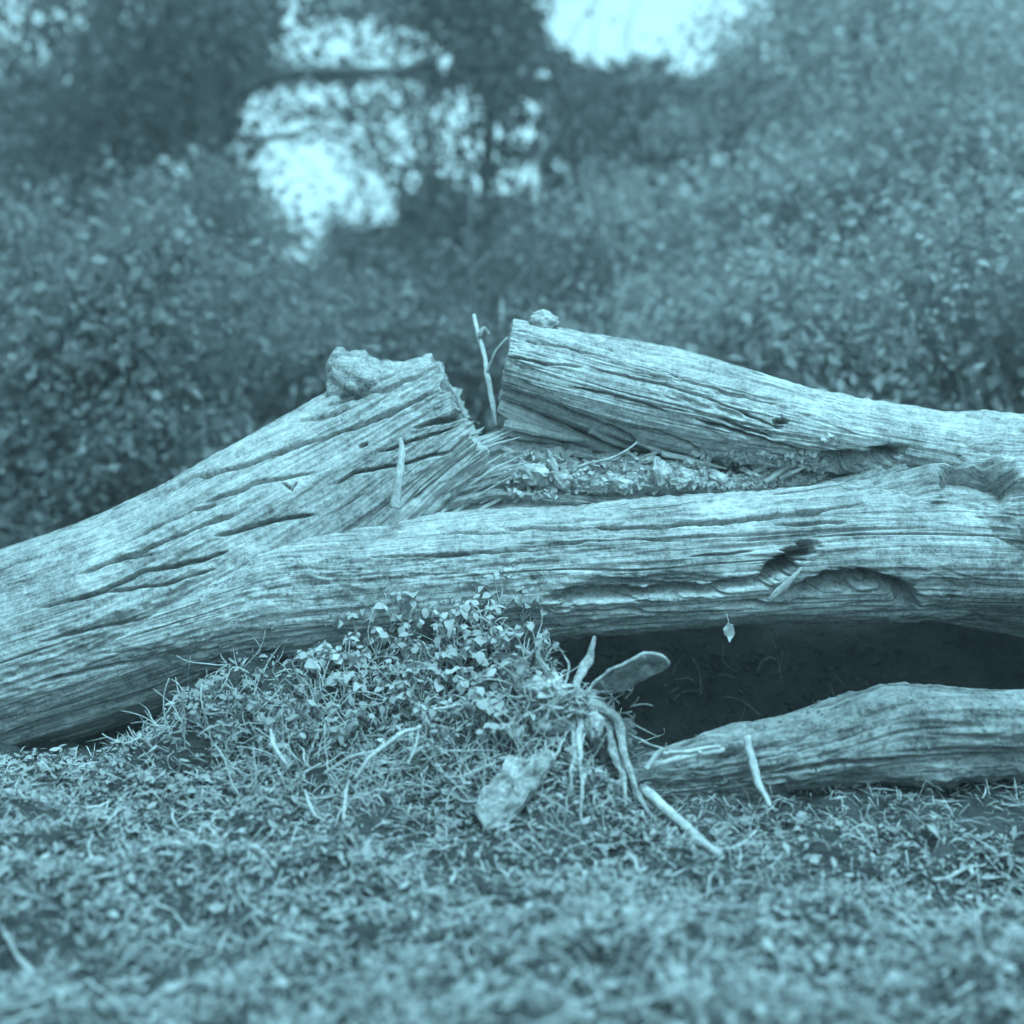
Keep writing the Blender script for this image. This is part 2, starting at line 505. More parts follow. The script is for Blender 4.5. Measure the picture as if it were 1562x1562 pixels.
A = log_part('trunk_section', [
    (-330, 985, -290, 1235, 0.02, 0.24), (-150, 905, -110, 1195, 0.02, 0.25), (20, 830, 60, 1145, 0.02, 0.255), (120, 798, 175, 1108, 0.02, 0.255),
    (230, 754, 310, 1062, 0.03, 0.255), (370, 668, 470, 1010, 0.05, 0.25), (500, 602, 625, 900, 0.08, 0.235),
    (600, 562, 705, 800, 0.10, 0.225), (657, 545, 768, 735, 0.10, 0.215)],
    430, 430, M_WOOD, tree, A_cracks, seed=1.5, lump=0.014, end_jag=0.022)
fix(A, tree)
C_cracks = [
    ([(770, 806), (800, 803), (900, 803), (1000, 800), (1100, 793), (1200, 785), (1315, 768)], 4.5, 0.04),
    ([(830, 912), (900, 909), (1000, 903), (1080, 899), (1165, 888)], 9, 0.055),
    ([(880, 895), (1000, 889), (1100, 882)], 9, 0.02),
    ([(600, 820), (700, 810), (780, 812)], 3, 0.018), ([(830, 830), (950, 822), (1040, 825)], 2.5, 0.014),
    ([(1165, 884), (1190, 862), (1205, 846), (1244, 833)], 11, 0.10), ([(1185, 872), (1212, 852)], 13, 0.09), ([(1150, 892), (1180, 884)], 7, 0.05),
    ([(1213, 908), (1260, 890), (1320, 882), (1365, 897), (1393, 925)], 13, 0.13),
    ([(840, 935), (940, 930), (1040, 938)], 3, 0.015), ([(1180, 800), (1290, 795)], 4, 0.018),
    ([(560, 850), (700, 845), (830, 838)], 2.5, 0.012), ([(1050, 850), (1150, 840)], 3, 0.015),
    ([(1100, 925), (1150, 921), (1200, 926)], 5, 0.03),
]
Cc = log_part('front_slab', [
    (-60, 1010, -50, 1060, 0.03, 0.14), (60, 970, 70, 1045, 0.02, 0.19), (160, 925, 170, 1030, 0.01, 0.215), (250, 882, 262, 1022, 0.0, 0.228), (340, 840, 350, 1012, -0.03, 0.222), (430, 800, 440, 1000, -0.06, 0.215), (556, 797, 560, 985, -0.07, 0.22),
    (700, 780, 700, 975, -0.075, 0.215), (850, 766, 850, 965, -0.08, 0.205), (1000, 758, 1000, 957, -0.08, 0.20),
    (1150, 746, 1150, 946, -0.08, 0.20), (1300, 730, 1300, 942, -0.06, 0.215), (1390, 728, 1390, 942, -0.045, 0.213),
    (1490, 735, 1490, 942, -0.03, 0.21), (1620, 760, 1620, 930, 0.0, 0.20), (1720, 780, 1720, 920, 0.05, 0.18)],
    640, 400, M_WOOD, tree, C_cracks, seed=4.2, lump=0.013, power=2.3)
fix(Cc, tree)
B_cracks = [
    ([(760, 596), (800, 605), (850, 618), (900, 638), (940, 655), (990, 682)], 4.5, 0.045),
    ([(778, 515), (830, 526), (880, 538), (940, 548)], 2.6, 0.02), ([(775, 545), (830, 556), (890, 560)], 2.4, 0.014),
    ([(870, 590), (950, 606), (1020, 628)], 2.6, 0.016), ([(900, 560), (1000, 580), (1090, 610), (1180, 650)], 2.6, 0.02),
    ([(1030, 570), (1120, 600), (1190, 615)], 3, 0.02), ([(1060, 640), (1150, 665), (1230, 690)], 3.5, 0.03),
    ([(1180, 650), (1200, 640)], 7, 0.04), ([(1100, 640), (1180, 668)], 3, 0.02), ([(1000, 655), (1080, 690)], 3, 0.025),
    ([(1246, 704), (1290, 703), (1330, 697), (1372, 688)], 11, 0.12),
]
Bb = log_part('trunk_section', [
    (783, 489, 763, 618, 0.10, 0.20), (860, 505, 843, 645, 0.10, 0.20), (950, 522, 935, 678, 0.10, 0.20), (1050, 537, 1030, 702, 0.09, 0.20),
    (1130, 564, 1110, 716, 0.08, 0.19), (1230, 594, 1215, 720, 0.07, 0.18), (1350, 618, 1340, 740, 0.06, 0.17),
    (1500, 640, 1490, 770, 0.05, 0.18), (1700, 690, 1700, 900, 0.05, 0.22)],
    470, 380, M_WOOD, tree, B_cracks, seed=8.4, lump=0.010, power=2.2, fib_amp=0.0042, crackiness=0.8)
fix(Bb, tree)
Ecore = log_part('rotten_core', [
    (600, 740, 600, 860, 0.08, 0.16), (690, 690, 690, 840, 0.08, 0.18), (760, 664, 760, 830, 0.08, 0.17), (900, 690, 900, 830, 0.06, 0.16),
    (1050, 700, 1050, 830, 0.05, 0.16), (1180, 698, 1180, 820, 0.05, 0.15), (1260, 712, 1260, 800, 0.06, 0.11)],
    300, 260, M_ROT, tree, [([(735, 640), (760, 645)], 10, 0.04), ([(850, 705), (960, 700)], 8, 0.04), ([(1090, 712), (1160, 716)], 8, 0.05)], seed=2.9, lump=0.04, rough=2.0, fib_amp=0.010)
fix(Ecore, tree)
R_cracks = [
    ([(1452, 762), (1475, 742), (1500, 735), (1545, 752)], 30, 0.22, 2), ([(1420, 800), (1440, 830)], 10, 0.05),
    ([(1300, 930), (1420, 945)], 6, 0.03), ([(1380, 700), (1460, 680)], 8, 0.03), ([(1290, 800), (1400, 830), (1480, 900)], 6, 0.03),
    ([(1246, 704), (1290, 703), (1330, 697), (1372, 688)], 12, 0.14),
]
Rr = log_part('root_collar', [
    (1215, 735, 1215, 860, 0.02, 0.12), (1290, 705, 1300, 905, 0.03, 0.20), (1370, 655, 1390, 935, 0.03, 0.235), (1460, 634, 1480, 945, 0.03, 0.27),
    (1560, 640, 1575, 965, 0.03, 0.30), (1680, 650, 1700, 1010, 0.03, 0.36), (1780, 680, 1850, 1270, 0.03, 0.42), (1900, 760, 1990, 1290, 0.03, 0.40)],
    330, 330, M_WOOD, tree, R_cracks, seed=6.6, lump=0.022, rough=1.1, fib_amp=0.009)
fix(Rr, tree)

# burl beside the cut on the left section, fungus knob on the right one
def lumpy(name, cen, rad, mat, parent=None, seed=0.0, amp=0.25, freq=9, n=34, base=None):
    th, ph = np.meshgrid(np.linspace(0, 2 * np.pi, 2 * n, endpoint=False), np.linspace(0.02, np.pi - 0.02, n))
    d = np.stack([np.cos(th) * np.sin(ph), np.sin(th) * np.sin(ph), np.cos(ph)], -1)
    rad = np.broadcast_to(np.asarray(rad, float), (3,))
    f = 1 + amp * fbm(d[..., 0] * freq * 0.2 + seed, d[..., 1] * freq * 0.2, d[..., 2] * freq * 0.2 + seed, 4)
    f = f + amp * 0.35 * fbm(d[..., 0] * freq + seed, d[..., 1] * freq, d[..., 2] * freq, 3)
    V = (np.asarray(cen) + d * rad * f[..., None]).reshape(-1, 3)
    i = np.arange(n - 1)[:, None] * 2 * n; j = np.arange(2 * n)[None]
    F = np.stack([i + j, i + 2 * n + j, i + 2 * n + (j + 1) % (2 * n), i + (j + 1) % (2 * n)], -1).reshape(-1, 4)
    fib = np.c_[V[:, 0], V[:, 2], V[:, 1]]
    return mesh_obj(name, V, F, mat, parent, attrs={'fibre': fib})
fix(lumpy('burl', P(553, 588, 0.06), (0.085, 0.09, 0.08), M_WOOD, tree, 2.0, 0.2, freq=6), tree)
fix(lumpy('burl', P(525, 575, 0.09), (0.045, 0.06, 0.07), M_WOOD, tree, 5.0, 0.2, freq=6), tree)
fix(lumpy('burl', P(600, 575, 0.10), (0.055, 0.06, 0.04), M_WOOD, tree, 7.0, 0.22, freq=6), tree)
fix(lumpy('bracket_fungus', P(829, 494, 0.06), (0.038, 0.045, 0.032), M_WOOD, tree, 3.0, 0.25, n=22), tree)

# splinters torn from the heart of the trunk (each one a part)
def splinter(u0, v0, y0, u1, v1, y1, w0, w1=0.15, seed=0, flat=0.4, bend=6, mat=None, name='splinter', parent=tree, n=9):
    """w0: half width in photo pixels at the root, w1: tip width as a share of it"""
    a, b = P(u0, v0, y0), P(u1, v1, y1)
    g = random.Random(seed)
    um, vm = (u0 + u1) / 2 + g.uniform(-bend, bend), (v0 + v1) / 2 + g.uniform(-bend, bend)
    m = P(um, vm, (y0 + y1) / 2)
    sc = (y0 - CAM[1]) / FPX
    r = w0 * sc
    V, F, E, fib = tube_arrays([a, (a + m) / 2, m, (b + m) / 2, b], [r * .8, r, r * .9, r * .65, r * w1], nseg=6, n=n, jitter=0.35, flat=flat, seed=seed)
    fib[:, 0] += seed * 1.7
    o = mesh_obj(name, V, np.concatenate([tri(F), E]), mat or M_SPL, None, smooth=False, attrs={'fibre': fib})
    if parent is not None:
        fix(o, parent)
    return o
k = 0
for (u0, v0, u1, v1, w) in [   # fan from the left section, rising to the right
        (600, 790, 730, 725, 8), (640, 788, 770, 715, 7), (665, 788, 800, 705, 8), (690, 785, 800, 722, 6), (650, 765, 760, 700, 7),
        (620, 760, 745, 690, 8), (700, 782, 790, 738, 6), (715, 780, 798, 742, 4), (640, 735, 765, 678, 8), (660, 715, 772, 668, 8),
        (685, 700, 778, 655, 7), (700, 690, 768, 660, 7), (610, 778, 700, 742, 7), (735, 772, 801, 722, 4), (675, 745, 770, 706, 6),
        (590, 770, 690, 722, 6), (700, 735, 792, 690, 6), (720, 718, 800, 690, 5), (680, 680, 740, 652, 5), (730, 760, 790, 728, 5)]:
    for _ in range(2):
        ju, jv = R.uniform(-18, 18), R.uniform(-14, 14)
        splinter(u0 + ju, v0 + jv, -0.10 + 0.06 * R.random(), u1 + ju + R.uniform(-14, 4), v1 + jv + R.uniform(-6, 6), -0.12 + 0.12 * R.random(), w * R.uniform(.3, .55), 0.15, seed=k, flat=0.7); k += 1
    splinter(u0, v0, -0.07 + 0.04 * R.random(), u1, v1, -0.06 + 0.1 * R.random(), w, 0.2, seed=k, flat=0.55); k += 1
for (u0, v0, u1, v1, w) in [   # slivers lying along the right section, falling to the right
        (762, 622, 955, 690, 13), (768, 645, 900, 672, 9), (765, 660, 890, 690, 7), (772, 672, 880, 700, 6), (780, 632, 860, 660, 6),
        (800, 690, 935, 700, 5), (775, 640, 840, 648, 5), (765, 683, 850, 706, 5), (830, 702, 960, 712, 4), (880, 708, 955, 690, 4),
        (870, 718, 950, 700, 3), (790, 655, 930, 693, 6), (900, 655, 990, 690, 6), (770, 652, 845, 668, 4)]:
    splinter(u0, v0, -0.055 + 0.05 * R.random(), u1, v1, -0.03 + 0.06 * R.random(), w, 0.3, seed=k, flat=0.6); k += 1
for (u0, v0, u1, v1, w) in [   # torn fibres where the right section breaks up
        (1060, 668, 1190, 712, 6), (1090, 690, 1210, 716, 5), (1140, 668, 1235, 700, 5), (1120, 742, 1180, 705, 5), (1165, 735, 1240, 690, 5),
        (1080, 745, 1150, 722, 5), (1190, 730, 1230, 712, 4), (1010, 690, 1110, 716, 5), (970, 672, 1060, 705, 6)]:
    splinter(u0, v0, -0.09 + 0.04 * R.random(), u1, v1, -0.08 + 0.05 * R.random(), w, 0.3, seed=k, flat=0.6); k += 1
# lifting slivers along the edge of the front slab
for (u0, v0, u1, v1, w) in [(960, 775, 1060, 764, 4), (1180, 752, 1290, 735, 4), (1176, 915, 1222, 868, 6)]:
    splinter(u0, v0, -0.265, u1, v1, -0.285, w, 0.4, seed=k, flat=0.5, bend=3); k += 1

# ------------------------------------------------------------------ sticks leaning on the tree
def stick(name, px, rad_px, label, cat, mat=None, group=None, n=30, nseg=9, jitter=0.38, flat=1.0, twigs=()):
    """px: (u, v, depth); rad_px: radius in pixels at each point"""
    pts = [P(*p) for p in px]
    sc = (px[0][2] - CAM[1]) / FPX
    base = min(pts, key=lambda p: p[2])
    specs = [(np.array(pts) - base, np.array(rad_px) * sc)]
    for tp, tr in twigs:
        specs.append((np.array([P(*p) for p in tp]) - base, np.array(tr) * sc))
    Vs, Fs, As, off = [], [], [], 0
    for q, sp in enumerate(specs):
        V, F, E, fib = tube_arrays(sp[0], sp[1], nseg=nseg, n=n, jitter=jitter, flat=flat, seed=q + int(px[0][0]))
        fib[:, 0] += px[0][0] * 0.37
        Vs.append(V); As.append(fib); Fs.append(np.concatenate([tri(F), E]) + off); off += len(V)
    o = mesh_obj(name, np.concatenate(Vs), np.concatenate(Fs), mat or M_TWIG, None, attrs={'fibre': np.concatenate(As)})
    o.location = base
    return tag(o, label, cat, group)
stick('peg_stick', [(603, 775, -0.22), (607, 740, -0.215), (612, 700, -0.2), (614, 680, -0.185), (609, 668, -0.17)], [8, 7, 5, 4.5, 4],
      'short pale upright stick propped against the left trunk section', 'stick')
stick('thin_sapling_stick', [(757, 650, 0.05), (748, 590, 0.12), (737, 540, 0.18), (728, 505, 0.22), (722, 480, 0.25)], [4, 4.5, 4, 4, 3],
      'thin stick rising out of the sawn V notch', 'stick', twigs=[([(744, 568, 0.14), (757, 535, 0.12), (775, 515, 0.11)], [3, 3, 2]),
      ([(731, 512, 0.2), (738, 500, 0.2), (745, 512, 0.2)], [4, 5, 3])], jitter=0.3)
stick('thin_twig', [(880, 712, -0.07), (930, 700, -0.08), (955, 690, -0.09), (972, 675, -0.09)], [2.2, 2.4, 2.2, 1.4],
      'thin curved twig lying across the splinters under the right section', 'twig', n=12)

# wood chunks lying in the trough behind the front slab
bpy.context.view_layer.update()
LOGS = [A, Bb, Cc, Ecore, Rr]
def chunk(u, v, y, w, h, seed, label, group=None, rot=0.0):
    """angular broken piece of wood seated on whatever surface it lies on"""
    g = np.random.default_rng(seed)
    p = hit(u, v + h * 0.3, LOGS)
    y = p[1] + 0.004
    sc = (y - CAM[1]) / FPX
    n = 11
    th, ph = np.meshgrid(np.linspace(0, 2 * np.pi, 2 * n, endpoint=False), np.linspace(0.03, np.pi - 0.03, n))
    d = np.stack([np.cos(th) * np.sin(ph), np.sin(th) * np.sin(ph), np.cos(ph)], -1)
    q = d / (np.abs(d @ np.linalg.qr(g.normal(size=(3, 3)))[0]) ** 5).sum(-1)[..., None] ** 0.2
    q = q * (1 + 0.38 * fbm(q[..., 0] * 1.1 + seed, q[..., 1] * 1.1, q[..., 2] * 1.1, 3))[..., None]
    V = (q * np.array([w * sc / 2, 0.45 * (w + h) * sc / 2, h * sc / 2]) * 0.85).reshape(-1, 3)
    cr, sr = math.cos(rot), math.sin(rot)
    V = np.c_[V[:, 0] * cr - V[:, 2] * sr, V[:, 1], V[:, 0] * sr + V[:, 2] * cr]
    i = np.arange(n - 1)[:, None] * 2 * n; j = np.arange(2 * n)[None]
    F = np.stack([i + j, i + 2 * n + j, i + 2 * n + (j + 1) % (2 * n), i + (j + 1) % (2 * n)], -1).reshape(-1, 4)
    o = mesh_obj('wood_chunk', V, F, M_CHUNK, None, smooth=False)
    o.location = P(u, v, y)
    return tag(o, label, 'wood chunk', group)
GC = 'wood chunks in the trough'
LC = 'small crumbled wood chunk in the trough behind the front slab'
chunk(818, 724, -0.10, 48, 34, 1, 'squarish wood chunk beside the splinter fan in the trough', rot=-0.1)
chunk(843, 708, -0.09, 14, 40, 2, 'narrow upright wood chip beside the squarish chunk in the trough', rot=0.4)
chunk(1008, 722, -0.12, 34, 48, 3, 'tall pale wood chunk in the middle of the trough', rot=0.1)
chunk(1078, 700, -0.13, 14, 34, 4, 'small upright peg of wood poking out of the trough', rot=-0.5)
for i, (u, v, w, h, r) in enumerate([(858, 732, 28, 30, .6), (845, 750, 12, 22, 0), (905, 742, 44, 20, 0.1), (945, 736, 34, 22, -.3),
        (1040, 730, 38, 30, .4), (1095, 728, 34, 20, -.4), (1048, 706, 26, 18, .7), (890, 715, 30, 14, .4), (1150, 726, 44, 13, -.5), (985, 700, 34, 14, .5), (1200, 718, 46, 12, -.6)]):
    chunk(u, v, 0, w, h, 20 + i, LC, GC, r)
def crumbs(name, n, sampler, size, mat, seed, label):
    """crumbled rotten wood: far too many to count"""
    g = np.random.default_rng(seed)
    box = np.array([[x, y, z] for x in (-1, 1) for y in (-1, 1) for z in (-1, 1)], float)
    fc = np.array([[0, 1, 3, 2], [4, 6, 7, 5], [0, 4, 5, 1], [2, 3, 7, 6], [0, 2, 6, 4], [1, 5, 7, 3]])
    Vs, Fs, off = [], [], 0
    for _ in range(n):
        p = sampler(g)
        if p is None:
            continue
        q = np.linalg.qr(g.normal(size=(3, 3)))[0]
        r = g.uniform(*size)
        v = (box * g.uniform(0.6, 1.3, box.shape) * np.array([1.5, 0.8, 0.6]) * r) @ q + p
        Vs.append(v); Fs.append(fc + off); off += 8
    return tag(mesh_obj(name, np.concatenate(Vs), np.concatenate(Fs), mat, smooth=False), label, 'wood crumbs', kind='stuff')
def trough(g):
    u = g.uniform(770, 1260)
    v = g.uniform(690, 765 - (u - 770) * 0.06)
    return hit(u, v, LOGS)
crumbs('wood_crumbs', 650, trough, (0.003, 0.009), M_CHUNK, 4, 'crumbled rotten wood strewn along the trough')
chunk(1262, 668, -0.115, 22, 16, 60, 'small pale wood chip stuck above the dark slit in the root end')
chunk(1252, 706, -0.10, 26, 16, 61, 'small wood chip lodged inside the dark slit of the root end', rot=.5)

# ------------------------------------------------------------------ half buried log and the torn root
D_log = log_part('half_buried_log', [
    (955, 1172, 955, 1215, -0.56, 0.05), (1020, 1150, 1020, 1225, -0.56, 0.085), (1130, 1122, 1130, 1225, -0.55, 0.10), (1250, 1088, 1255, 1205, -0.54, 0.105),
    (1345, 1045, 1355, 1190, -0.53, 0.11), (1430, 1048, 1440, 1190, -0.52, 0.11), (1560, 1050, 1560, 1190, -0.5, 0.12), (1740, 1040, 1740, 1200, -0.5, 0.12)],
    330, 200, M_OLD, None, [([(1180, 1180), (1280, 1160), (1400, 1150)], 5, 0.02), ([(1050, 1165), (1150, 1150), (1240, 1130)], 3, 0.012)],
    seed=11.3, lump=0.035, rough=1.5)
rebase(D_log, P(1300, 1180, -0.53))
tag(D_log, 'smaller half buried log lying in front of the dark hollow', 'log')

root = empty('torn_root', P(885, 1130, -0.62))
tag(root, 'torn root stub with splayed strips in front of the dark hollow', 'root')
fix(lumpy('hub', P(880, 1076, -0.615), (0.034, 0.03, 0.03), M_ROT, root, 9.0, 0.7, n=30), root)
fix(lumpy('hub', P(836, 1054, -0.595), (0.045, 0.03, 0.026), M_SPL, root, 12.0, 0.8, n=34), root)
fix(lumpy('soil_clump', P(868, 1108, -0.60), (0.075, 0.05, 0.05), M_OLD, root, 21.0, 0.6, n=40), root)
fix(lumpy('soil_clump', P(925, 1118, -0.60), (0.05, 0.04, 0.04), M_OLD, root, 27.0, 0.6, n=32), root)
fix(lumpy('knob', P(907, 1107, -0.65), (0.019, 0.02, 0.029), M_SPL, root, 14.0, 0.35, n=22), root)
def strip(px, rad, flat=0.45, name='strip', mat=None, jit=0.6, par=None):
    sc = (px[0][2] - CAM[1]) / FPX
    seat = []
    for (u, v, y) in px:
        p = hit(u, v, [ground, D_log])
        seat.append((u, v, y if p is None else min(y, p[1] - 0.03)))
    px = seat
    V, F, E, fib = tube_arrays([P(*p) for p in px], np.array(rad) * sc * 0.78, nseg=9, n=44, jitter=jit, flat=flat, seed=len(bpy.data.objects))
    fib[:, 0] += px[0][0] * 0.31
    return fix(mesh_obj(name, V, np.concatenate([tri(F), E]), mat or M_ROOT2, None, attrs={'fibre': fib}), par or root)
strip([(782, 1030, -0.55), (800, 1046, -0.58), (830, 1050, -0.60), (862, 1068, -0.62), (884, 1076, -0.62), (915, 1080, -0.63), (940, 1096, -0.64), (950, 1135, -0.67), (962, 1170, -0.69), (974, 1218, -0.73), (992, 1252, -0.78)],
      [5, 12, 15, 16, 17, 13, 10, 8, 7, 5, 2], 0.8, 'main_root')
strip([(884, 1066, -0.62), (884, 1036, -0.6), (894, 1006, -0.58), (909, 972, -0.56)], [9, 8, 11, 3], 0.25)
strip([(842, 1050, -0.6), (833, 1022, -0.6), (822, 1006, -0.6), (828, 985, -0.6)], [10, 7, 5, 2], 0.5)
strip([(862, 1046, -0.6), (870, 1018, -0.58), (858, 996, -0.56), (846, 980, -0.56)], [3, 2.5, 2, 1], 0.9)
strip([(876, 1085, -0.63), (878, 1125, -0.66), (871, 1165, -0.68), (869, 1205, -0.72)], [8, 6, 4, 1.5])
strip([(884, 1085, -0.64), (882, 1135, -0.68), (887, 1190, -0.71), (888, 1258, -0.78)], [7, 6, 3.5, 1.5])
strip([(872, 1100, -0.62), (850, 1150, -0.66), (815, 1206, -0.7), (782, 1250, -0.75)], [3, 2.8, 2.5, 1.5], 0.9)
strip([(925, 1090, -0.62), (936, 1150, -0.66), (952, 1185, -0.7), (950, 1232, -0.73)], [7, 9, 6, 2])
strip([(900, 1085, -0.61), (884, 1150, -0.7), (865, 1215, -0.76), (860, 1262, -0.8)], [3, 2.2, 1.8, 1], 0.9)
strip([(935, 1100, -0.62), (965, 1125, -0.62), (1010, 1142, -0.64), (1045, 1150, -0.66)], [4, 3, 2.5, 1.5], 0.9)
for i in range(22):
    a = R.uniform(0, 6.28)
    L = R.uniform(18, 60)
    u, v = 865 + R.uniform(-35, 35), 1066 + R.uniform(-14, 22)
    du, dv = math.cos(a) * L, math.sin(a) * L * 0.8
    strip([(u, v, -0.64), (u + du * .5, v + dv * .5 + R.uniform(-4, 4), -0.655), (u + du, v + dv, -0.64 - max(0, dv) * .0008)], [R.uniform(2, 5), R.uniform(1.5, 3), 0.7], 0.5, 'splinter')

hair_specs = []
for i in range(70):
    u, v = 780 + R.random() * 190, 1035 + R.random() * 75
    a = R.uniform(0, 6.28); L = R.uniform(10, 45)
    pts = [P(u, v, -0.60), P(u + math.cos(a) * L * .5 + R.uniform(-5, 5), v + math.sin(a) * L * .5 + R.uniform(-5, 5), -0.63), P(u + math.cos(a) * L, v + math.sin(a) * L, -0.63)]
    hair_specs.append((pts, [0.0016, 0.0012, 0.0006]))
hh_ = tubes('root_hair', hair_specs, M_TWIG, nseg=4, n=8)
hh_['kind'] = 'stuff'
fix(hh_, root)
def sheet(name, outline, y_of, thick, mat, label, cat, seed=0, curl=0.01, parent=None, seat=False):
    """irregular curled slab with real thickness; outline in pixels, y_of(u, v) its depth"""
    ol = np.array(outline, float)
    n = 60
    seg = np.r_[0, np.cumsum(np.linalg.norm(np.diff(np.r_[ol, ol[:1]], axis=0), axis=1))]
    t = np.linspace(0, seg[-1], n, endpoint=False)
    cl = np.r_[ol, ol[:1]]
    rim = np.c_[np.interp(t, seg, cl[:, 0]), np.interp(t, seg, cl[:, 1])]
    rim += 3.2 * np.c_[noise(t / 17, seed), noise(t / 17, seed + 4.4)] + 1.5 * np.c_[noise(t / 5, seed + 1), noise(t / 5, seed + 5.4)]
    cen = rim.mean(0)
    dy = 0.0
    if seat:                                       # bring the slab forward until it lies on the soil
        for (u, v) in np.r_[rim[::4], cen + (rim[::6] - cen) * .5]:
            h_ = hit(u, v, [ground])
            if h_ is not None:
                dy = min(dy, h_[1] - thick * 0.6 - y_of(u, v))
    Vt, Vb, Fs = [], [], []
    ks = np.linspace(1, 0.04, 12)
    for kk in ks:
        for (u, v) in cen + (rim - cen) * kk:
            y = y_of(u, v) + dy
            bump = curl * float(fbm(u / 30, v / 30, seed, 3))
            Vt.append(P(u, v, y + bump)); Vb.append(P(u, v, y + bump + thick))
    V = np.array(Vt + Vb)
    m = len(Vt)
    for a in range(len(ks) - 1):
        for j in range(n):
            q = [a * n + j, a * n + (j + 1) % n, (a + 1) * n + (j + 1) % n, (a + 1) * n + j]
            Fs.append(q); Fs.append([x + m for x in q[::-1]])
    for j in range(n):
        Fs.append([j, j + m, (j + 1) % n + m, (j + 1) % n])
    la = (len(ks) - 1) * n
    fib = np.c_[V[:, 0] + V[:, 2], V[:, 2] - V[:, 0], V[:, 1]]
    o = mesh_obj(name, V, np.array(Fs), mat, None, attrs={'fibre': fib})
    if parent is not None:
        return fix(o, parent)
    rebase(o, V[np.argmin(V[:, 2])])
    return tag(o, label, cat)
# curled bark tongue: a body with a rolled bright rim
bk = empty('bark_tongue', P(890, 1065, -0.60))
tag(bk, 'curled tongue shaped strip of bark reaching over the dark hollow', 'bark strip')
sheet('body', [(884, 1064), (905, 1046), (940, 1022), (975, 1003), (1005, 999), (1020, 1008), (1015, 1020), (990, 1034), (962, 1050), (930, 1060), (900, 1070)],
      lambda u, v: -0.60 - 0.0006 * (u - 885) + 0.0012 * (v - 1040), 0.008, M_ROT, None, None, 3.0, 0.022, bk)
strip([(886, 1062, -0.61), (905, 1042, -0.635), (940, 1018, -0.66), (975, 999, -0.685), (1003, 996, -0.70), (1021, 1008, -0.705), (1014, 1022, -0.69)], [3.5, 3, 3.5, 4, 3, 3.2, 1.5],
      0.7, 'rolled_edge', M_SPL, 0.7, bk)
sheet('bark_slab', [(722, 1235), (735, 1205), (762, 1180), (772, 1150), (800, 1158), (835, 1142), (850, 1150), (820, 1195), (790, 1235), (772, 1262), (740, 1268)],
      lambda u, v: -0.62 - 0.0011 * (v - 1150) - 0.0003 * (u - 780), 0.014, M_WOOD, 'broad flat slab of pale bark leaning below the torn root', 'bark slab', 6.0, 0.02, seat=True)

GT = 'twigs on the ground before the hollow'
def Gy(u, v, dy=0.0):
    p = G(u, v); return (u, v, p[1] + dy)
stick('thick_stick', [(984, 1203, -0.70), (1010, 1228, -0.74), (1045, 1262, -0.80), (1100, 1308, -0.9)], [7, 8, 8, 6], 'stout pale stick slanting down to the litter from the torn root', 'stick')
stick('forked_stick', [(985, 1172, -0.72), (1010, 1160, -0.70), (1050, 1155, -0.69), (1105, 1143, -0.67)], [5, 5, 4.5, 4], 'forked pale stick lying along the half buried log', 'stick',
      twigs=[([(985, 1172, -0.72), (1000, 1155, -0.72), (1012, 1143, -0.72)], [4, 4, 3.5]), ([(1012, 1150, -0.7), (1060, 1144, -0.69), (1100, 1138, -0.68)], [3, 3, 2]), ([(1066, 1158, -0.69), (1068, 1145, -0.7)], [4, 3])])
stick('crossing_twig', [(1140, 1124, -0.66), (1150, 1160, -0.68), (1160, 1195, -0.71), (1171, 1232, -0.75)], [6.5, 6, 5.5, 4], 'pale upright twig crossing the half buried log', 'twig')
stick('arched_twig', [(541, 1190, -0.78), (560, 1160, -0.77), (590, 1132, -0.74), (620, 1114, -0.7), (642, 1108, -0.66)], [3.5, 3.8, 3.6, 3.4, 2.5], 'pale twig arching over the root tangle', 'twig',
      twigs=[([(575, 1146, -0.76), (530, 1155, -0.76), (495, 1180, -0.77)], [2.4, 2.2, 1.6]), ([(640, 1108, -0.66), (634, 1140, -0.7), (622, 1166, -0.74)], [2, 2, 1.4])])
stick('bent_twig', [(660, 1082, -0.6), (695, 1075, -0.59), (703, 1072, -0.58), (712, 1095, -0.6)], [2.5, 2.8, 2.6, 2], 'small bent twig arching beside the weeds', 'twig')
stick('curved_blade', [(413, 1112, -0.66), (416, 1130, -0.68), (426, 1150, -0.7), (436, 1166, -0.72)], [1.5, 3.2, 2.6, 1], 'short bright curved grass blade at the edge of the root tangle', 'grass blade', M_STEM, flat=0.4)
stick('curved_blade', [(466, 1205, -0.80), (470, 1225, -0.84), (480, 1242, -0.87), (495, 1252, -0.9)], [1, 2.6, 2.2, .8], 'pale curled grass blade lying on the litter below the tangle', 'grass blade', M_STEM, flat=0.4)
stick('curved_blade', [(524, 1250, -0.93), (525, 1230, -0.9), (528, 1205, -0.84), (533, 1190, -0.8)], [2, 2.4, 2, .8], 'upright pale grass stem below the arched twig', 'grass blade', M_STEM, flat=0.6)
stick('grass_stem', [(958, 1300, -1.05), (968, 1310, -1.07), (974, 1330, -1.1)], [3, 3, 2], 'short pale stem on the litter below the torn root', 'grass blade', M_STEM)

hl = empty('hanging_leaf', P(1112, 978, -0.27))
tag(hl, 'dead leaf dangling from the slab in front of the dark hollow', 'leaf')
sheet('blade', [(1103, 957), (1110, 950), (1119, 955), (1121, 966), (1113, 981), (1109, 972), (1104, 968)], lambda u, v: -0.29, 0.003, M_STEM, None, None, 1.0, 0.006, hl)
strip([(1112, 955, -0.289), (1111, 946, -0.285), (1108, 936, -0.27)], [0.6, 0.5, 0.5], 1.0, 'stalk', M_STEM, 0.05, hl)

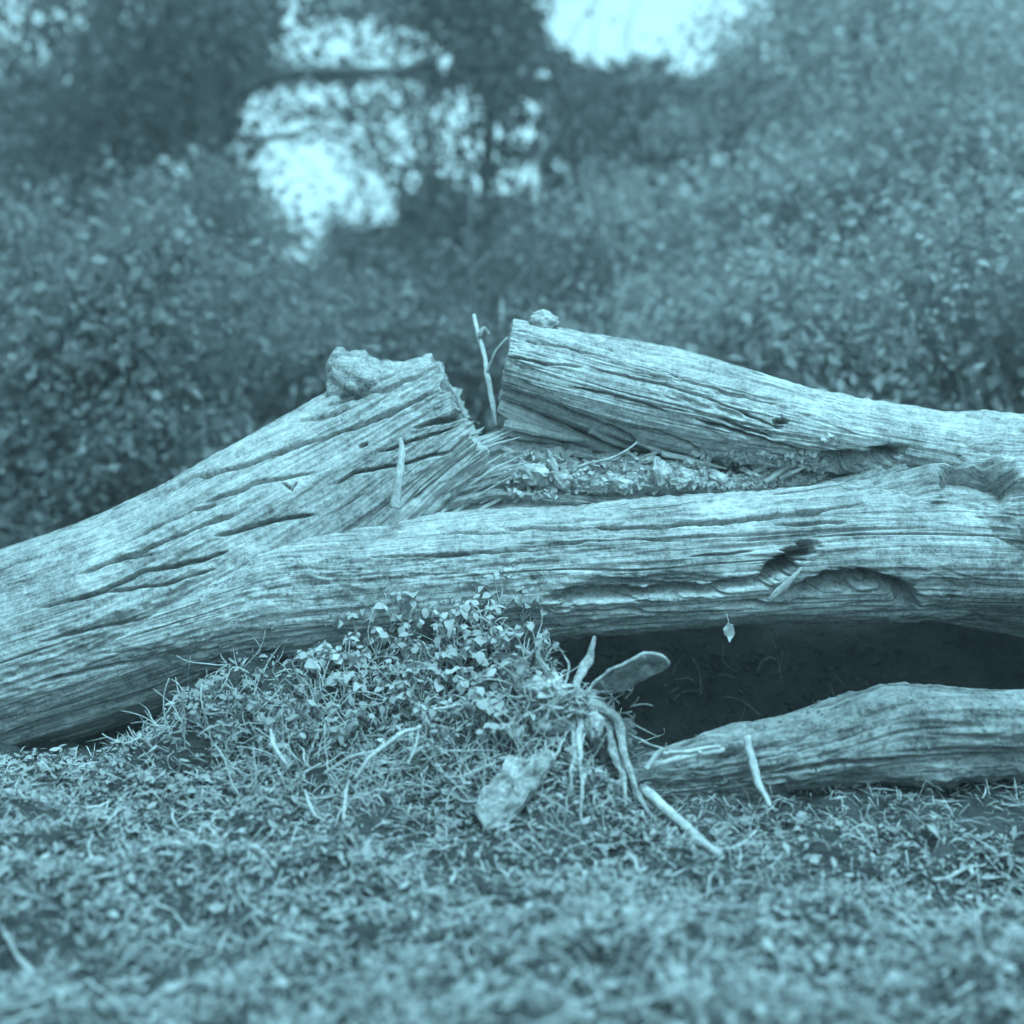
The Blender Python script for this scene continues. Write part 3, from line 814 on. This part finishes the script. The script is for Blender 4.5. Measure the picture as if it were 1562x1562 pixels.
# ------------------------------------------------------------------ weeds on the bank
def leaflet_mesh(L, W, fold=0.25, droop=0.3, rows=5, notch=0.0):
    t = np.linspace(0, 1, rows)
    w = W / 2 * np.sin(np.pi * np.clip(t * 0.92 + 0.06, 0, 1)) ** 0.8
    V, F = [], []
    for a, b in zip(t, w):
        z = -droop * L * a * a
        V += [[a * L, -b, z + fold * b], [a * L, 0, z], [a * L, b, z + fold * b]]
    for i in range(rows - 1):
        for j in (0, 1):
            q = i * 3 + j
            F.append([q, q + 3, q + 4, q + 1])
    return np.array(V, float), np.array(F)
def rot_to(V, yaw, pitch, roll=0.0):
    cr, sr = math.cos(roll), math.sin(roll)
    V = np.c_[V[:, 0], V[:, 1] * cr - V[:, 2] * sr, V[:, 1] * sr + V[:, 2] * cr]
    cp, sp = math.cos(pitch), math.sin(pitch)
    V = np.c_[V[:, 0] * cp - V[:, 2] * sp, V[:, 1], V[:, 0] * sp + V[:, 2] * cp]
    cy, sy = math.cos(yaw), math.sin(yaw)
    return np.c_[V[:, 0] * cy - V[:, 1] * sy, V[:, 0] * sy + V[:, 1] * cy, V[:, 2]]
def weed_proto(seed, big=True):
    g = random.Random(seed)
    root = empty('weed_plant')
    nst = g.randint(4, 6)
    for i in range(nst):
        yaw = i * 2 * math.pi / nst + g.uniform(-.5, .5)
        h, out = g.uniform(0.02, 0.06), g.uniform(0.01, 0.045)
        tip = np.array([math.cos(yaw) * out, math.sin(yaw) * out, h])
        midp = np.array([math.cos(yaw) * out * .4, math.sin(yaw) * out * .4, h * .6])
        V, F, E, fib = tube_arrays([(0, 0, -0.02), midp, tip], [.0016, .0013, .001], nseg=5, n=6)
        mesh_obj('stem', V, np.concatenate([tri(F), E]), M_STEM, root)
        nl = 3 if g.random() < 0.6 else 4
        Vs, Fs, off = [], [], 0
        for q in range(nl):
            L = g.uniform(0.010, 0.025)
            v, f = leaflet_mesh(L, L * g.uniform(.7, 1.05), g.uniform(-.3, .7), g.uniform(.1, .9))
            v = rot_to(v, yaw + (q - (nl - 1) / 2) * 1.5 + g.uniform(-.3, .3), g.uniform(-.9, .6), g.uniform(-.8, .8)) + tip
            Vs.append(v); Fs.append(f + off); off += len(v)
        mesh_obj('leaf', np.concatenate(Vs), np.concatenate(Fs), M_WEED, root)
    return root
def copy_thing(src, loc, rz, sc, mat=None):
    r = src.copy(); C.objects.link(r)
    r.location = loc; r.rotation_euler = (R.uniform(-.2, .2) + 0.25, R.uniform(-.25, .25), rz); r.scale = (sc,) * 3
    for ch in src.children:
        c = ch.copy(); C.objects.link(c); c.parent = r
        if mat is not None and ch.name.startswith('leaf'):
            c.material_slots[0].link = 'OBJECT'
            c.material_slots[0].material = mat
    return r
protos = [weed_proto(s) for s in range(6)]
bright = [(542, 946), (620, 922), (585, 973), (510, 992), (529, 1013), (696, 989), (771, 984), (722, 930), (752, 1032), (620, 1027), (494, 1019), (666, 954),
          (700, 935), (740, 945), (640, 945), (600, 940), (735, 990), (655, 1000), (560, 990), (775, 960), (680, 1035), (545, 1040), (700, 1010), (820, 985), (800, 925), (760, 905)]
used = set()
first = {}
bpy.context.view_layer.update()
def put_weed(u, v, dull):
    p = hit(u, v + 10, [ground, Cc, A])
    on_log = p[2] > float(ground_h(p[0], p[1])) + 0.03
    t = copy_thing(protos[R.randrange(6)], p, R.uniform(0, 6.28), R.uniform(0.75, 1.25) * (0.8 if dull else 1.0), M_WEED2 if dull else None)
    if on_log:
        tag(t, 'leafy weed growing against the face of the front slab', 'weed', 'weeds against the slab')
    elif dull:
        tag(t, 'dull grey weed low on the bank among the fine roots', 'weed', 'dull weeds low on the bank')
    elif u > 690:
        tag(t, 'bright broad leaved weed on the bank beside the torn root', 'weed', 'bright weeds beside the torn root')
    elif u > 480:
        tag(t, 'bright broad leaved weed on the crest of the bank under the slab', 'weed', 'bright weeds on the crest of the bank')
    else:
        tag(t, 'bright weed where the bank meets the low left trunk section', 'weed', 'bright weeds below the left section')
for (u, v) in bright:
    put_weed(u, v, False)
    put_weed(u + R.uniform(-14, 14), v + R.uniform(4, 18), R.random() < 0.4)
for i in range(130):
    u, v = R.uniform(290, 800), R.uniform(960, 1150)
    if v < 1080 - (u - 250) * 0.35:
        continue
    put_weed(u, v, u < 470 or R.random() < 0.65)
for p in protos:
    for ch in list(p.children):
        bpy.data.objects.remove(ch)
    bpy.data.objects.remove(p)

# fine roots and dry stems matted over the bank: nobody could count them
def tangle(name, n, region, rad, length, mat, seed, label, ymax=-0.2):
    g = np.random.default_rng(seed)
    Vs, Fs, As, off = [], [], [], 0
    cnt = 0
    while cnt < n:
        u, v = g.uniform(region[0], region[2]), g.uniform(region[1], region[3])
        p = G(u, v)
        if p is None or p[1] > ymax:
            continue
        yaw = g.uniform(0, 2 * np.pi)
        L = g.uniform(*length)
        d = np.array([math.cos(yaw), 0.6 * math.sin(yaw), g.uniform(-0.2, 0.7)])
        pts = [p + np.array([0, 0, -0.01])]
        for s in range(5):
            d = d + g.normal(size=3) * 0.45
            d /= np.linalg.norm(d)
            q = pts[-1] + d * L / 5
            q[2] = max(q[2], float(ground_h(q[0], q[1])) + g.uniform(-0.01, 0.01))
            pts.append(q)
        V, F, E, fib = tube_arrays(pts, np.linspace(1, 0.4, 6) * g.uniform(*rad), nseg=4, n=9)
        Vs.append(V); Fs.append(np.concatenate([tri(F), E]) + off); As.append(fib); off += len(V)
        cnt += 1
    return tag(mesh_obj(name, np.concatenate(Vs), np.concatenate(Fs), mat, attrs={'fibre': np.concatenate(As)}), label, 'roots', kind='stuff')
tangle('root_tangle', 800, (220, 960, 830, 1250), (0.0010, 0.0028), (0.05, 0.17), M_TWIG, 3, 'tangle of fine pale roots matted over the bank')
tangle('root_tangle', 160, (800, 1080, 1150, 1300), (0.0008, 0.002), (0.05, 0.14), M_TWIG, 5, 'thin rootlets scattered below the torn root')
tangle('root_tangle', 24, (900, 985, 1400, 1110), (0.0008, 0.002), (0.05, 0.16), M_ROOT, 15, 'thin dark rootlets inside the hollow under the log', ymax=9)

# ------------------------------------------------------------------ leaf litter
def litter(name, n, sampler, size, mat, seed, label, cat='leaf litter', lift=0.0, rows=4):
    g = np.random.default_rng(seed)
    v0, f0 = leaflet_mesh(1.0, 0.55, 0.3, 0.25, rows)
    m = len(v0)
    pts = sampler(g, n)
    n = len(pts)
    L = g.uniform(size[0], size[1], n)
    cur = g.uniform(-0.6, 0.9, n)
    vv = v0[None].repeat(n, 0)
    vv[..., 2] += cur[:, None] * (vv[..., 0] - 0.5) ** 2
    vv[..., 1] *= g.uniform(0.5, 1.3, n)[:, None]
    vv *= L[:, None, None]
    ya, pi_, ro = g.uniform(0, 6.283, n), g.normal(0, 0.45, n), g.normal(0, 0.6, n)
    x, y, z = vv[..., 0], vv[..., 1], vv[..., 2]
    y, z = y * np.cos(ro)[:, None] - z * np.sin(ro)[:, None], y * np.sin(ro)[:, None] + z * np.cos(ro)[:, None]
    x, z = x * np.cos(pi_)[:, None] - z * np.sin(pi_)[:, None], x * np.sin(pi_)[:, None] + z * np.cos(pi_)[:, None]
    x, y = x * np.cos(ya)[:, None] - y * np.sin(ya)[:, None], x * np.sin(ya)[:, None] + y * np.cos(ya)[:, None]
    V = np.stack([x, y, z], -1) + pts[:, None]
    F = (f0[None] + (np.arange(n) * m)[:, None, None]).reshape(-1, 4)
    o = mesh_obj(name, V.reshape(-1, 3), F, mat)
    return tag(o, label, cat, kind='stuff')
def floor_sampler(x0, x1, y0, y1, thr=-9, up=0.012):
    def f(g, n):
        x, y = g.uniform(x0, x1, n), g.uniform(y0, y1, n)
        k = fbm(x * 5, y * 5, 2.2, 3) > thr + g.uniform(-0.25, 0.25, n)
        k &= ~((y > -0.75) & (x > 0.25))
        x, y = x[k], y[k]
        return np.c_[x, y, ground_h(x, y) + g.uniform(0, up, len(x))]
    return f
litter('leaf_litter', 750, floor_sampler(-1.7, 1.7, -2.3, -0.5), (0.02, 0.045), M_LITTER, 1, 'dead leaves lying on the forest floor before the log', rows=5)
litter('leaf_litter', 42000, floor_sampler(-1.6, 1.6, -2.3, -0.5, -0.3, 0.020), (0.007, 0.026), M_LITTER, 6, 'broken scraps of leaf litter covering the forest floor', rows=3)
litter('leaf_litter', 4000, floor_sampler(-1.3, 0.3, -0.75, -0.25), (0.008, 0.026), M_LITTER, 2, 'small dead leaves caught on the weedy bank', rows=4)
litter('leaf_litter', 7000, floor_sampler(-1.6, 1.6, -2.2, -0.6, 0.0, 0.02), (0.006, 0.016), M_WEED2, 3, 'patches of fine mossy scraps among the litter', rows=3)
def needles(name, n, box, size, width, mat, seed, label, rise=0.25):
    g = np.random.default_rng(seed)
    x, y = g.uniform(box[0], box[1], n), g.uniform(box[2], box[3], n)
    k = (fbm(x * 5, y * 5, 6.2, 3) > g.uniform(-1.1, 0.15, n)) & ~((y > -0.5) & (x > 0.25))
    x, y = x[k], y[k]; n = len(x)
    p = np.c_[x, y, ground_h(x, y) + g.uniform(0.0, 0.012, n)]
    L = g.uniform(size[0], size[1], n); ya = g.uniform(0, 6.283, n)
    el = np.abs(g.normal(0, rise, n))
    d = np.c_[np.cos(ya) * np.cos(el), np.sin(ya) * np.cos(el), np.sin(el)]
    sd = np.c_[-np.sin(ya), np.cos(ya), g.normal(0, .4, n)]
    up = np.cross(d, sd)
    W = g.uniform(width[0], width[1], n)[:, None]
    bend = (L * g.normal(0, .16, n))[:, None]
    side = (L * g.normal(0, .14, n))[:, None]
    m = p + d * (L * .5)[:, None] + up * np.abs(bend) + sd * side
    V = np.stack([p - sd * W * .6, p + sd * W * .6, m + sd * W, m - sd * W, p + d * L[:, None]], 1)
    i = np.arange(n)[:, None] * 5
    F = np.concatenate([i + np.array([[0, 1, 2]]), i + np.array([[0, 2, 3]]), i + np.array([[3, 2, 4]])])
    return tag(mesh_obj(name, V.reshape(-1, 3), F, mat, smooth=False), label, 'leaf litter', kind='stuff')
needles('dry_grass', 32000, (-1.6, 1.6, -2.3, -0.45), (0.012, 0.05), (0.0006, 0.0016), M_LITTER, 8, 'dry needles and shreds of grass matted over the forest floor')
needles('dry_grass', 6500, (-1.5, 1.4, -2.2, -0.5), (0.03, 0.10), (0.0007, 0.0018), M_STRAW, 9, 'longer pale straw lying matted over the litter', 0.2)

def on_hits(region, objs):
    def f(g, n):
        out = []
        for _ in range(n):
            p = hit(g.uniform(region[0], region[2]), g.uniform(region[1], region[3]), objs)
            if p is not None:
                out.append(p + np.array([0, -0.002, 0.003]))
        return np.array(out)
    return f
litter('leaf_litter', 1000, on_hits((960, 1040, 1560, 1210), [D_log]), (0.004, 0.011), M_SHRUB, 12, 'scraps of litter clinging to the half buried log', rows=3)
litter('leaf_litter', 1500, on_hits((250, 850, 860, 985), [Cc, A]), (0.003, 0.009), M_WEED2, 13, 'scraps of lichen and moss on the face of the front slab', rows=3)
needles('dry_grass', 1500, (-1.2, 0.4, -0.75, -0.3), (0.015, 0.05), (0.0006, 0.0015), M_STEM, 14, 'dry shreds of grass on the weedy bank', 0.6)

def hollow(g):
    return hit(g.uniform(880, 1420), g.uniform(985, 1120), [ground])
crumbs('soil_clods', 260, hollow, (0.002, 0.010), M_SOIL, 31, 'clods and debris on the dark earth inside the hollow')
for i in range(26):                              # broken twigs strewn over the litter
    x, y = R.uniform(-1.0, 1.0), R.uniform(-1.9, -0.75)
    a, L = R.uniform(0, 6.28), R.uniform(0.05, 0.17)
    pts = []
    for q in (-.5, -.2, .15, .5):
        xx, yy = x + math.cos(a) * L * q + R.uniform(-.006, .006), y + math.sin(a) * L * q + R.uniform(-.006, .006)
        pts.append((xx - x, yy - y, float(ground_h(xx, yy)) + 0.012))
    z0 = min(p[2] for p in pts)
    pts = [(p[0], p[1], p[2] - z0) for p in pts]
    r = R.uniform(0.002, 0.0045)
    V, F, E, fib = tube_arrays(pts, [r, r * 1.1, r * .9, r * .6], nseg=6, n=14, jitter=0.5, seed=i)
    o = mesh_obj('broken_twig', V, np.concatenate([tri(F), E]), M_TWIG, attrs={'fibre': fib})
    o.location = (x, y, z0)
    tag(o, 'short broken twig lying on the open leaf litter before the log', 'twig', 'broken twigs on the litter')

# ------------------------------------------------------------------ trees and shrubs behind
GAPS = [  # openings through which the sky shows: (u, v, ru, rv, openness)
    (470, 285, 44, 72, 1.0), (478, 355, 24, 55, 1.0), (470, 260, 75, 100, .62), (455, 385, 30, 34, .9), (560, 230, 105, 75, 0.52), (590, 160, 90, 50, .52), (470, 180, 100, 60, 0.52),
    (690, 240, 80, 60, 0.5), (700, 165, 45, 40, .6), (280, 262, 48, 42, 0.85), (800, 275, 45, 40, .6), (890, 315, 40, 25, .5), (945, 45, 120, 50, .8), (900, 80, 40, 30, .7), (1060, 80, 45, 40, .7),
    (540, 70, 140, 42, 0.55), (560, 310, 55, 45, .7), (800, 190, 60, 50, .35), (980, -10, 180, 45, .85)]
_g = np.random.default_rng(77)
for _ in range(46):
    GAPS.append((_g.uniform(400, 860), _g.uniform(20, 345), _g.uniform(7, 20), _g.uniform(7, 20), _g.uniform(0.8, 1.0)))
def openness(u, v):
    o = np.zeros_like(u)
    for (a, b, ra, rb, k) in GAPS:
        d = np.sqrt(((u - a) / ra) ** 2 + ((v - b) / rb) ** 2)
        o = np.maximum(o, k * (1 - sstep(0.75, 1.15, d)))
    return o
def leaf_cards(name, pts, size, mat, parent, seed, up=0.5):
    g = np.random.default_rng(seed)
    n = len(pts)
    L = size[0] + (size[1] - size[0]) * g.random(n) ** 1.1
    d = g.normal(size=(n, 3)); d[:, 2] -= 0.25
    d /= np.linalg.norm(d, axis=1)[:, None]
    nn = g.normal(size=(n, 3)); nn[:, 2] += up
    s = np.cross(d, nn); s /= np.linalg.norm(s, axis=1)[:, None] + 1e-6
    w = np.cross(s, d)
    W = L * g.uniform(0.25, 0.4, n)
    fo = L * g.uniform(0.02, 0.14, n)
    p = np.asarray(pts)
    V = np.stack([p, p + d * (L * .45)[:, None] + s * W[:, None] + w * fo[:, None], p + d * L[:, None], p + d * (L * .45)[:, None] - s * W[:, None] + w * fo[:, None]], 1)
    i = np.arange(n)[:, None] * 4
    F = np.concatenate([i + np.array([[0, 1, 2]]), i + np.array([[0, 2, 3]])])
    o = mesh_obj(name, V.reshape(-1, 3), F, mat, parent, smooth=False)
    o['kind'] = 'stuff'
    return o
def shrub(x, y, w, h, nclump, nleaf, size, mat, label, group, seed, depth=None, cl=0.12, name='shrub'):
    g = np.random.default_rng(seed)
    z0 = float(ground_h(x, y))
    t = empty(name, (x, y, z0))
    tag(t, label, 'shrub', group)
    depth = depth or w * 0.7
    cs = []
    while len(cs) < nclump:
        q = g.uniform(-1, 1, 3)
        if q @ q > 1 or (q @ q < 0.25 and g.random() < .6):
            continue
        q[2] = (q[2] + 1) / 2
        cs.append(np.array([q[0] * w / 2, q[1] * depth / 2, 0.06 + q[2] * h]))
    cs = np.array(cs)
    per = max(4, nleaf // nclump)
    pts = np.concatenate([c + g.normal(size=(per, 3)) * cl * g.uniform(0.6, 1.6) * np.array([1, 1, .8]) for c in cs])
    pts[:, 2] = np.maximum(pts[:, 2], 0.02)
    leaf_cards('foliage', pts, size, mat, t, seed + 1)
    specs = []
    for c in cs:
        m = c * np.array([.35, .35, .55]) + g.normal(size=3) * 0.05
        specs.append(([(g.uniform(-.06, .06), g.uniform(-.06, .06), -0.1), m, c], [0.017, 0.010, 0.003]))
    tubes('stems', specs, M_ROOT, t, nseg=5, n=8)
    return t
SD, SP = 'dark leafy shrubs behind the left of the log', 'pale leafy shrubs on the bank behind the right of the log'
LD = ['dark low shrub behind the far left end of the fallen trunk', 'dark shrub behind the low part of the left trunk section', 'dark shrub behind the middle of the sloping left trunk section',
      'short dark shrub behind the burl of the left trunk section', 'short dark shrub filling the gap behind the sawn end of the left section', 'tall dark shrub behind the front row of left shrubs',
      'dark shrub below the trunk of the tree with the level limb', 'low dark shrub under the brightest sky gap', 'tall dark shrub beyond the far left end of the fallen trunk']
LP_ = ['low pale shrub behind the top of the right trunk section', 'pale shrub behind the middle of the right trunk section', 'pale shrub behind the thin end of the right trunk section',
       'pale shrub right behind the root end of the fallen tree', 'pale tall shrub beyond the root end of the fallen tree', 'pale shrub in the second row behind the right section',
       'pale shrub in the second row behind the thin end of the right section', 'tall pale shrub in the second row behind the root end', 'tallest pale shrub beyond the root end',
       'pale back row shrub under the dark tree', 'pale back row shrub on the upper bank', 'tall pale back row shrub below the paler tree']
LN = ['dark shrub behind the bare saplings in the V notch', 'small dark shrub behind the fungus knob on the right section', 'dark shrub where the dark thicket meets the pale bank',
      'taller dark shrub at the foot of the slender tree', 'dark shrub at the far end of the thicket below the sky gap', 'nearest dark shrub filling the V notch from behind']
k = 100
for q, (u, y, w, h) in enumerate([(-60, 2.2, 1.7, 1.35), (120, 2.6, 1.6, 1.45), (300, 2.4, 1.5, 1.35), (440, 2.9, 1.5, 1.15), (600, 3.1, 1.4, 1.15), (60, 4.2, 2.2, 2.0), (300, 4.4, 2.0, 1.75), (480, 4.8, 1.7, 1.25), (-160, 3.6, 2.0, 1.9)]):
    x = P(u, 600, y)[0]
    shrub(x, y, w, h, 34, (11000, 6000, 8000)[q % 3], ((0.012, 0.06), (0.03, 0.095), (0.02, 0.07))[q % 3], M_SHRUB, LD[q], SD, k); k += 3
for q, (u, y, w, h) in enumerate([(1000, 3.2, 1.5, 1.05), (1180, 2.7, 1.5, 1.35), (1380, 2.3, 1.5, 1.5), (1560, 2.0, 1.5, 1.5), (1720, 2.5, 1.6, 1.8), (1120, 4.0, 1.8, 1.55), (1330, 3.6, 1.8, 1.85), (1520, 3.4, 1.8, 2.1), (1680, 4.2, 2.0, 2.4), (1000, 5.0, 1.8, 1.5), (1200, 5.2, 2.2, 2.2), (1420, 5.0, 2.2, 2.5)]):
    x = P(u, 600, y)[0]
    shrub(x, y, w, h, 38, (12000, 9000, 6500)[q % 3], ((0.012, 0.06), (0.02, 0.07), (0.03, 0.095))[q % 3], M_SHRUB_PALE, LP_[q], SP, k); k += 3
for q, (u, y, w, h) in enumerate([(700, 4.6, 1.3, 1.3), (830, 4.2, 1.2, 1.15), (930, 4.6, 1.3, 1.35), (760, 5.8, 1.6, 1.6), (560, 6.0, 1.6, 1.5), (745, 2.6, 1.1, 1.05)]):
    x = P(u, 600, y)[0]
    shrub(x, y, w, h, 40, 7000, (0.02, 0.065), M_TREE, LN[q], 'shrubs behind the notch', k); k += 3

def make_tree(name, u, y, trunk_r, trunk_h, clumps, nleaf, size, label, seed, mat=None, cl=0.3, limbs=(), lean=0.0, group=None):
    """clumps: crown ellipsoids (u, v, depth, ru_px, rv_px, rdepth, count)"""
    g = np.random.default_rng(seed)
    b = P(u, 600, y)
    z0 = float(ground_h(b[0], b[1]))
    t = empty(name, (b[0], b[1], z0))
    tag(t, label, 'tree', group)
    base = np.array([b[0], b[1], z0])
    hs = np.linspace(-0.2, trunk_h, 9)
    tp = np.array([[lean * hh + 0.05 * math.sin(hh * 1.3 + seed), 0.05 * math.cos(hh * 1.1 + seed), hh] for hh in hs])
    V, F, E, fib = tube_arrays(tp, trunk_r * np.linspace(1.15, 0.35, 9), nseg=14, n=40, jitter=0.06, seed=seed)
    mesh_obj('trunk', V, np.concatenate([tri(F), E]), M_BARK, t, attrs={'fibre': fib})
    cs = []
    for (cu, cv, cy, ru, rv, rd, n) in clumps:
        for _ in range(n):
            q = g.normal(size=3); q /= np.linalg.norm(q); q *= g.uniform(0, 1) ** 0.45
            uu, vv, yy = cu + ru * q[0], cv + rv * q[1], cy + rd * q[2]
            if g.random() < openness(np.array([uu]), np.array([vv]))[0]:
                continue
            cs.append(P(uu, vv, yy))
    cs = np.array(cs) - base
    per = max(3, nleaf // len(cs))
    pts = np.concatenate([c + g.normal(size=(per, 3)) * cl * np.array([1, 1, .75]) for c in cs])
    pu, pv = project(pts + base)
    keep = g.random(len(pts)) > 1 - (1 - openness(pu, pv)) ** 2.2
    leaf_cards('crown', pts[keep], size, mat or M_TREE, t, seed + 1)
    specs = []
    for c in cs[:: max(1, len(cs) // 34)]:
        ou, ov = project((c + base)[None])
        if openness(ou, ov)[0] > 0.3:
            continue
        hh = np.clip(c[2] * g.uniform(0.5, 0.8), 0.8, trunk_h * .95)
        s = np.array([np.interp(hh, tp[:, 2], tp[:, 0]), np.interp(hh, tp[:, 2], tp[:, 1]), hh])
        m = s * .5 + c * .5 + g.normal(size=3) * 0.15 + np.array([0, 0, 0.1])
        specs.append(([s, m, c], [trunk_r * .28, trunk_r * .16, 0.008]))
        for _ in range(3):
            q = m * .4 + c * .6
            specs.append(([q, q + g.normal(size=3) * .25 + (c - m) * .3, q + g.normal(size=3) * .45 + (c - m) * .6], [0.011, 0.008, 0.003]))
    if specs:
        tubes('branches', specs, M_BARK, t, nseg=5, n=9)
    for px, rad in limbs:
        sc = (px[0][2] - CAM[1]) / FPX
        tubes('limb', [([P(*p) - base for p in px], np.array(rad) * sc)], M_BARK, t, nseg=9, n=26)
    return t
make_tree('broadleaf_tree', 325, 6.0, 0.13, 4.2, [(330, 60, 6.5, 190, 110, 1.2, 60), (300, 330, 6.5, 120, 160, 1.2, 50), (120, 200, 6.5, 190, 230, 1.3, 70), (180, -60, 6.5, 300, 120, 1.3, 50), (-40, 350, 6, 150, 250, 1, 40)],
          16000, (0.045, 0.1), 'dark broadleaf tree with a level limb crossing the sky gap', 301,
          limbs=[([(325, 180, 6.0), (370, 135, 5.9), (430, 112, 5.8), (520, 106, 5.7), (600, 112, 5.7), (650, 95, 5.7), (720, 60, 5.6)], [10, 9, 8, 7, 6, 5, 3]),
                 ([(325, 200, 6.0), (390, 215, 5.9), (450, 205, 5.8), (500, 190, 5.8)], [6, 5, 4, 2])])
make_tree('broadleaf_tree', 738, 7.0, 0.075, 3.4, [(730, 100, 7, 130, 130, 1.2, 70), (690, 330, 7, 160, 90, 1.2, 60), (600, 330, 7.5, 130, 90, 1, 30), (850, 330, 7, 120, 100, 1, 40), (760, -60, 7, 160, 100, 1.2, 30), (560, 150, 7.5, 170, 150, 1, 90), (760, 200, 7, 120, 130, 1, 50)],
          26000, (0.045, 0.1), 'slender dark tree standing behind the V notch', 331)
make_tree('broadleaf_tree', 990, 8.0, 0.10, 2.4, [(960, 200, 8, 150, 100, 1.2, 60), (920, 330, 8, 130, 90, 1.2, 50), (1080, 230, 8, 140, 120, 1.2, 60), (850, 120, 8, 70, 70, 1, 20), (950, 60, 8, 150, 60, 1, 25)],
          15000, (0.05, 0.1), 'dark tree with its crown top below the open sky behind the right section', 361)
make_tree('broadleaf_tree', 1330, 8.0, 0.13, 3.0, [(1260, 200, 8, 170, 130, 1.3, 70), (1400, 160, 7.5, 180, 180, 1.3, 70), (1330, 350, 7, 200, 100, 1, 50), (1560, 150, 7, 160, 220, 1.3, 60), (1300, -40, 8, 150, 80, 1, 30), (1500, -80, 8, 200, 110, 1, 30)],
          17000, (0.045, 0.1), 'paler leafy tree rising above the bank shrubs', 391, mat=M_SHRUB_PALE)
make_tree('broadleaf_tree', 665, 13.0, 0.07, 3.5, [(560, 340, 13, 160, 80, 1.5, 40), (640, 210, 13, 120, 110, 1.5, 40), (480, 200, 13, 150, 110, 1.5, 25), (420, 400, 13, 140, 60, 1.5, 30), (780, 380, 13, 150, 80, 1.5, 30), (620, 40, 13, 160, 90, 1.5, 26), (520, 210, 13, 170, 120, 1.5, 60)],
          20000, (0.05, 0.11), 'distant lacy tree seen through the gap in the canopy', 421)
make_tree('broadleaf_tree', 180, 12.0, 0.16, 6, [(200, 380, 12, 230, 110, 1.5, 50), (60, 200, 12, 200, 200, 1.5, 60), (250, 160, 12, 150, 130, 1.5, 40)],
          11000, (0.07, 0.14), 'distant dark tree behind the left shrubs', 451)
make_tree('broadleaf_tree', 1120, 14.0, 0.14, 2.8, [(1000, 330, 14, 260, 110, 1.5, 60), (1280, 230, 14, 230, 160, 1.5, 60), (900, 240, 14, 120, 120, 1.5, 30)],
          11000, (0.07, 0.14), 'distant tree filling the view behind the right bank', 481)

# thin bare stems between the shrubs and the notch
GS = 'thin saplings behind the notch'
for i, (u, y, r, h) in enumerate([(717, 3.6, 0.022, 1.7), (805, 4.0, 0.020, 1.8), (925, 3.4, 0.022, 1.6), (1000, 4.4, 0.03, 2.0), (770, 3.0, 0.012, 1.2), (915, 2.8, 0.010, 1.1)]):
    b = P(u, 600, y)
    z0 = float(ground_h(b[0], b[1]))
    g = np.random.default_rng(700 + i)
    path = [(0, 0, -0.1)] + [(g.normal() * .03, g.normal() * .03, h * q) for q in (.25, .5, .75, 1)]
    sp = [(path, np.linspace(1, .4, 5) * r)]
    for q in range(5):
        s0 = np.array(path[1 + q % 4]); d = g.normal(size=3) * .16; d[2] = abs(d[2])
        sp.append(([s0, s0 + d, s0 + d * 1.8 + np.array([0, 0, .05])], [r * .4, r * .3, r * .12]))
    o = tubes('sapling_stem', sp, M_TWIG if i > 3 else M_BARK, nseg=7, n=14)
    o.location = (b[0], b[1], z0)
    tag(o, 'thin pale bare sapling among the shrubs behind the notch' if i > 3 else 'thin dark bare sapling among the shrubs behind the notch', 'sapling', GS + (' pale' if i > 3 else ' dark'))

# ------------------------------------------------------------------ haze volume added to lift the background darks
hb = np.array([[x, y, z] for x in (-14, 14) for y in (-5, 19) for z in (-1.6, 7.5)], float)
hf = np.array([[0, 1, 3, 2], [4, 6, 7, 5], [0, 4, 5, 1], [2, 3, 7, 6], [0, 2, 6, 4], [1, 5, 7, 3]])
hm = bpy.data.materials.new('haze')
hm.use_nodes = True
hm.node_tree.nodes.clear()
pv_ = hm.node_tree.nodes.new('ShaderNodeVolumePrincipled')
pv_.inputs['Color'].default_value = (0.9, 0.9, 0.9, 1)
pv_.inputs['Density'].default_value = 0.007
pv_.inputs['Anisotropy'].default_value = 0.2
ho = hm.node_tree.nodes.new('ShaderNodeOutputMaterial')
hm.node_tree.links.new(pv_.outputs[0], ho.inputs['Volume'])
tag(mesh_obj('haze', hb, hf, hm, smooth=False), 'thin added haze lifting the darks of the background', 'haze', kind='stuff')
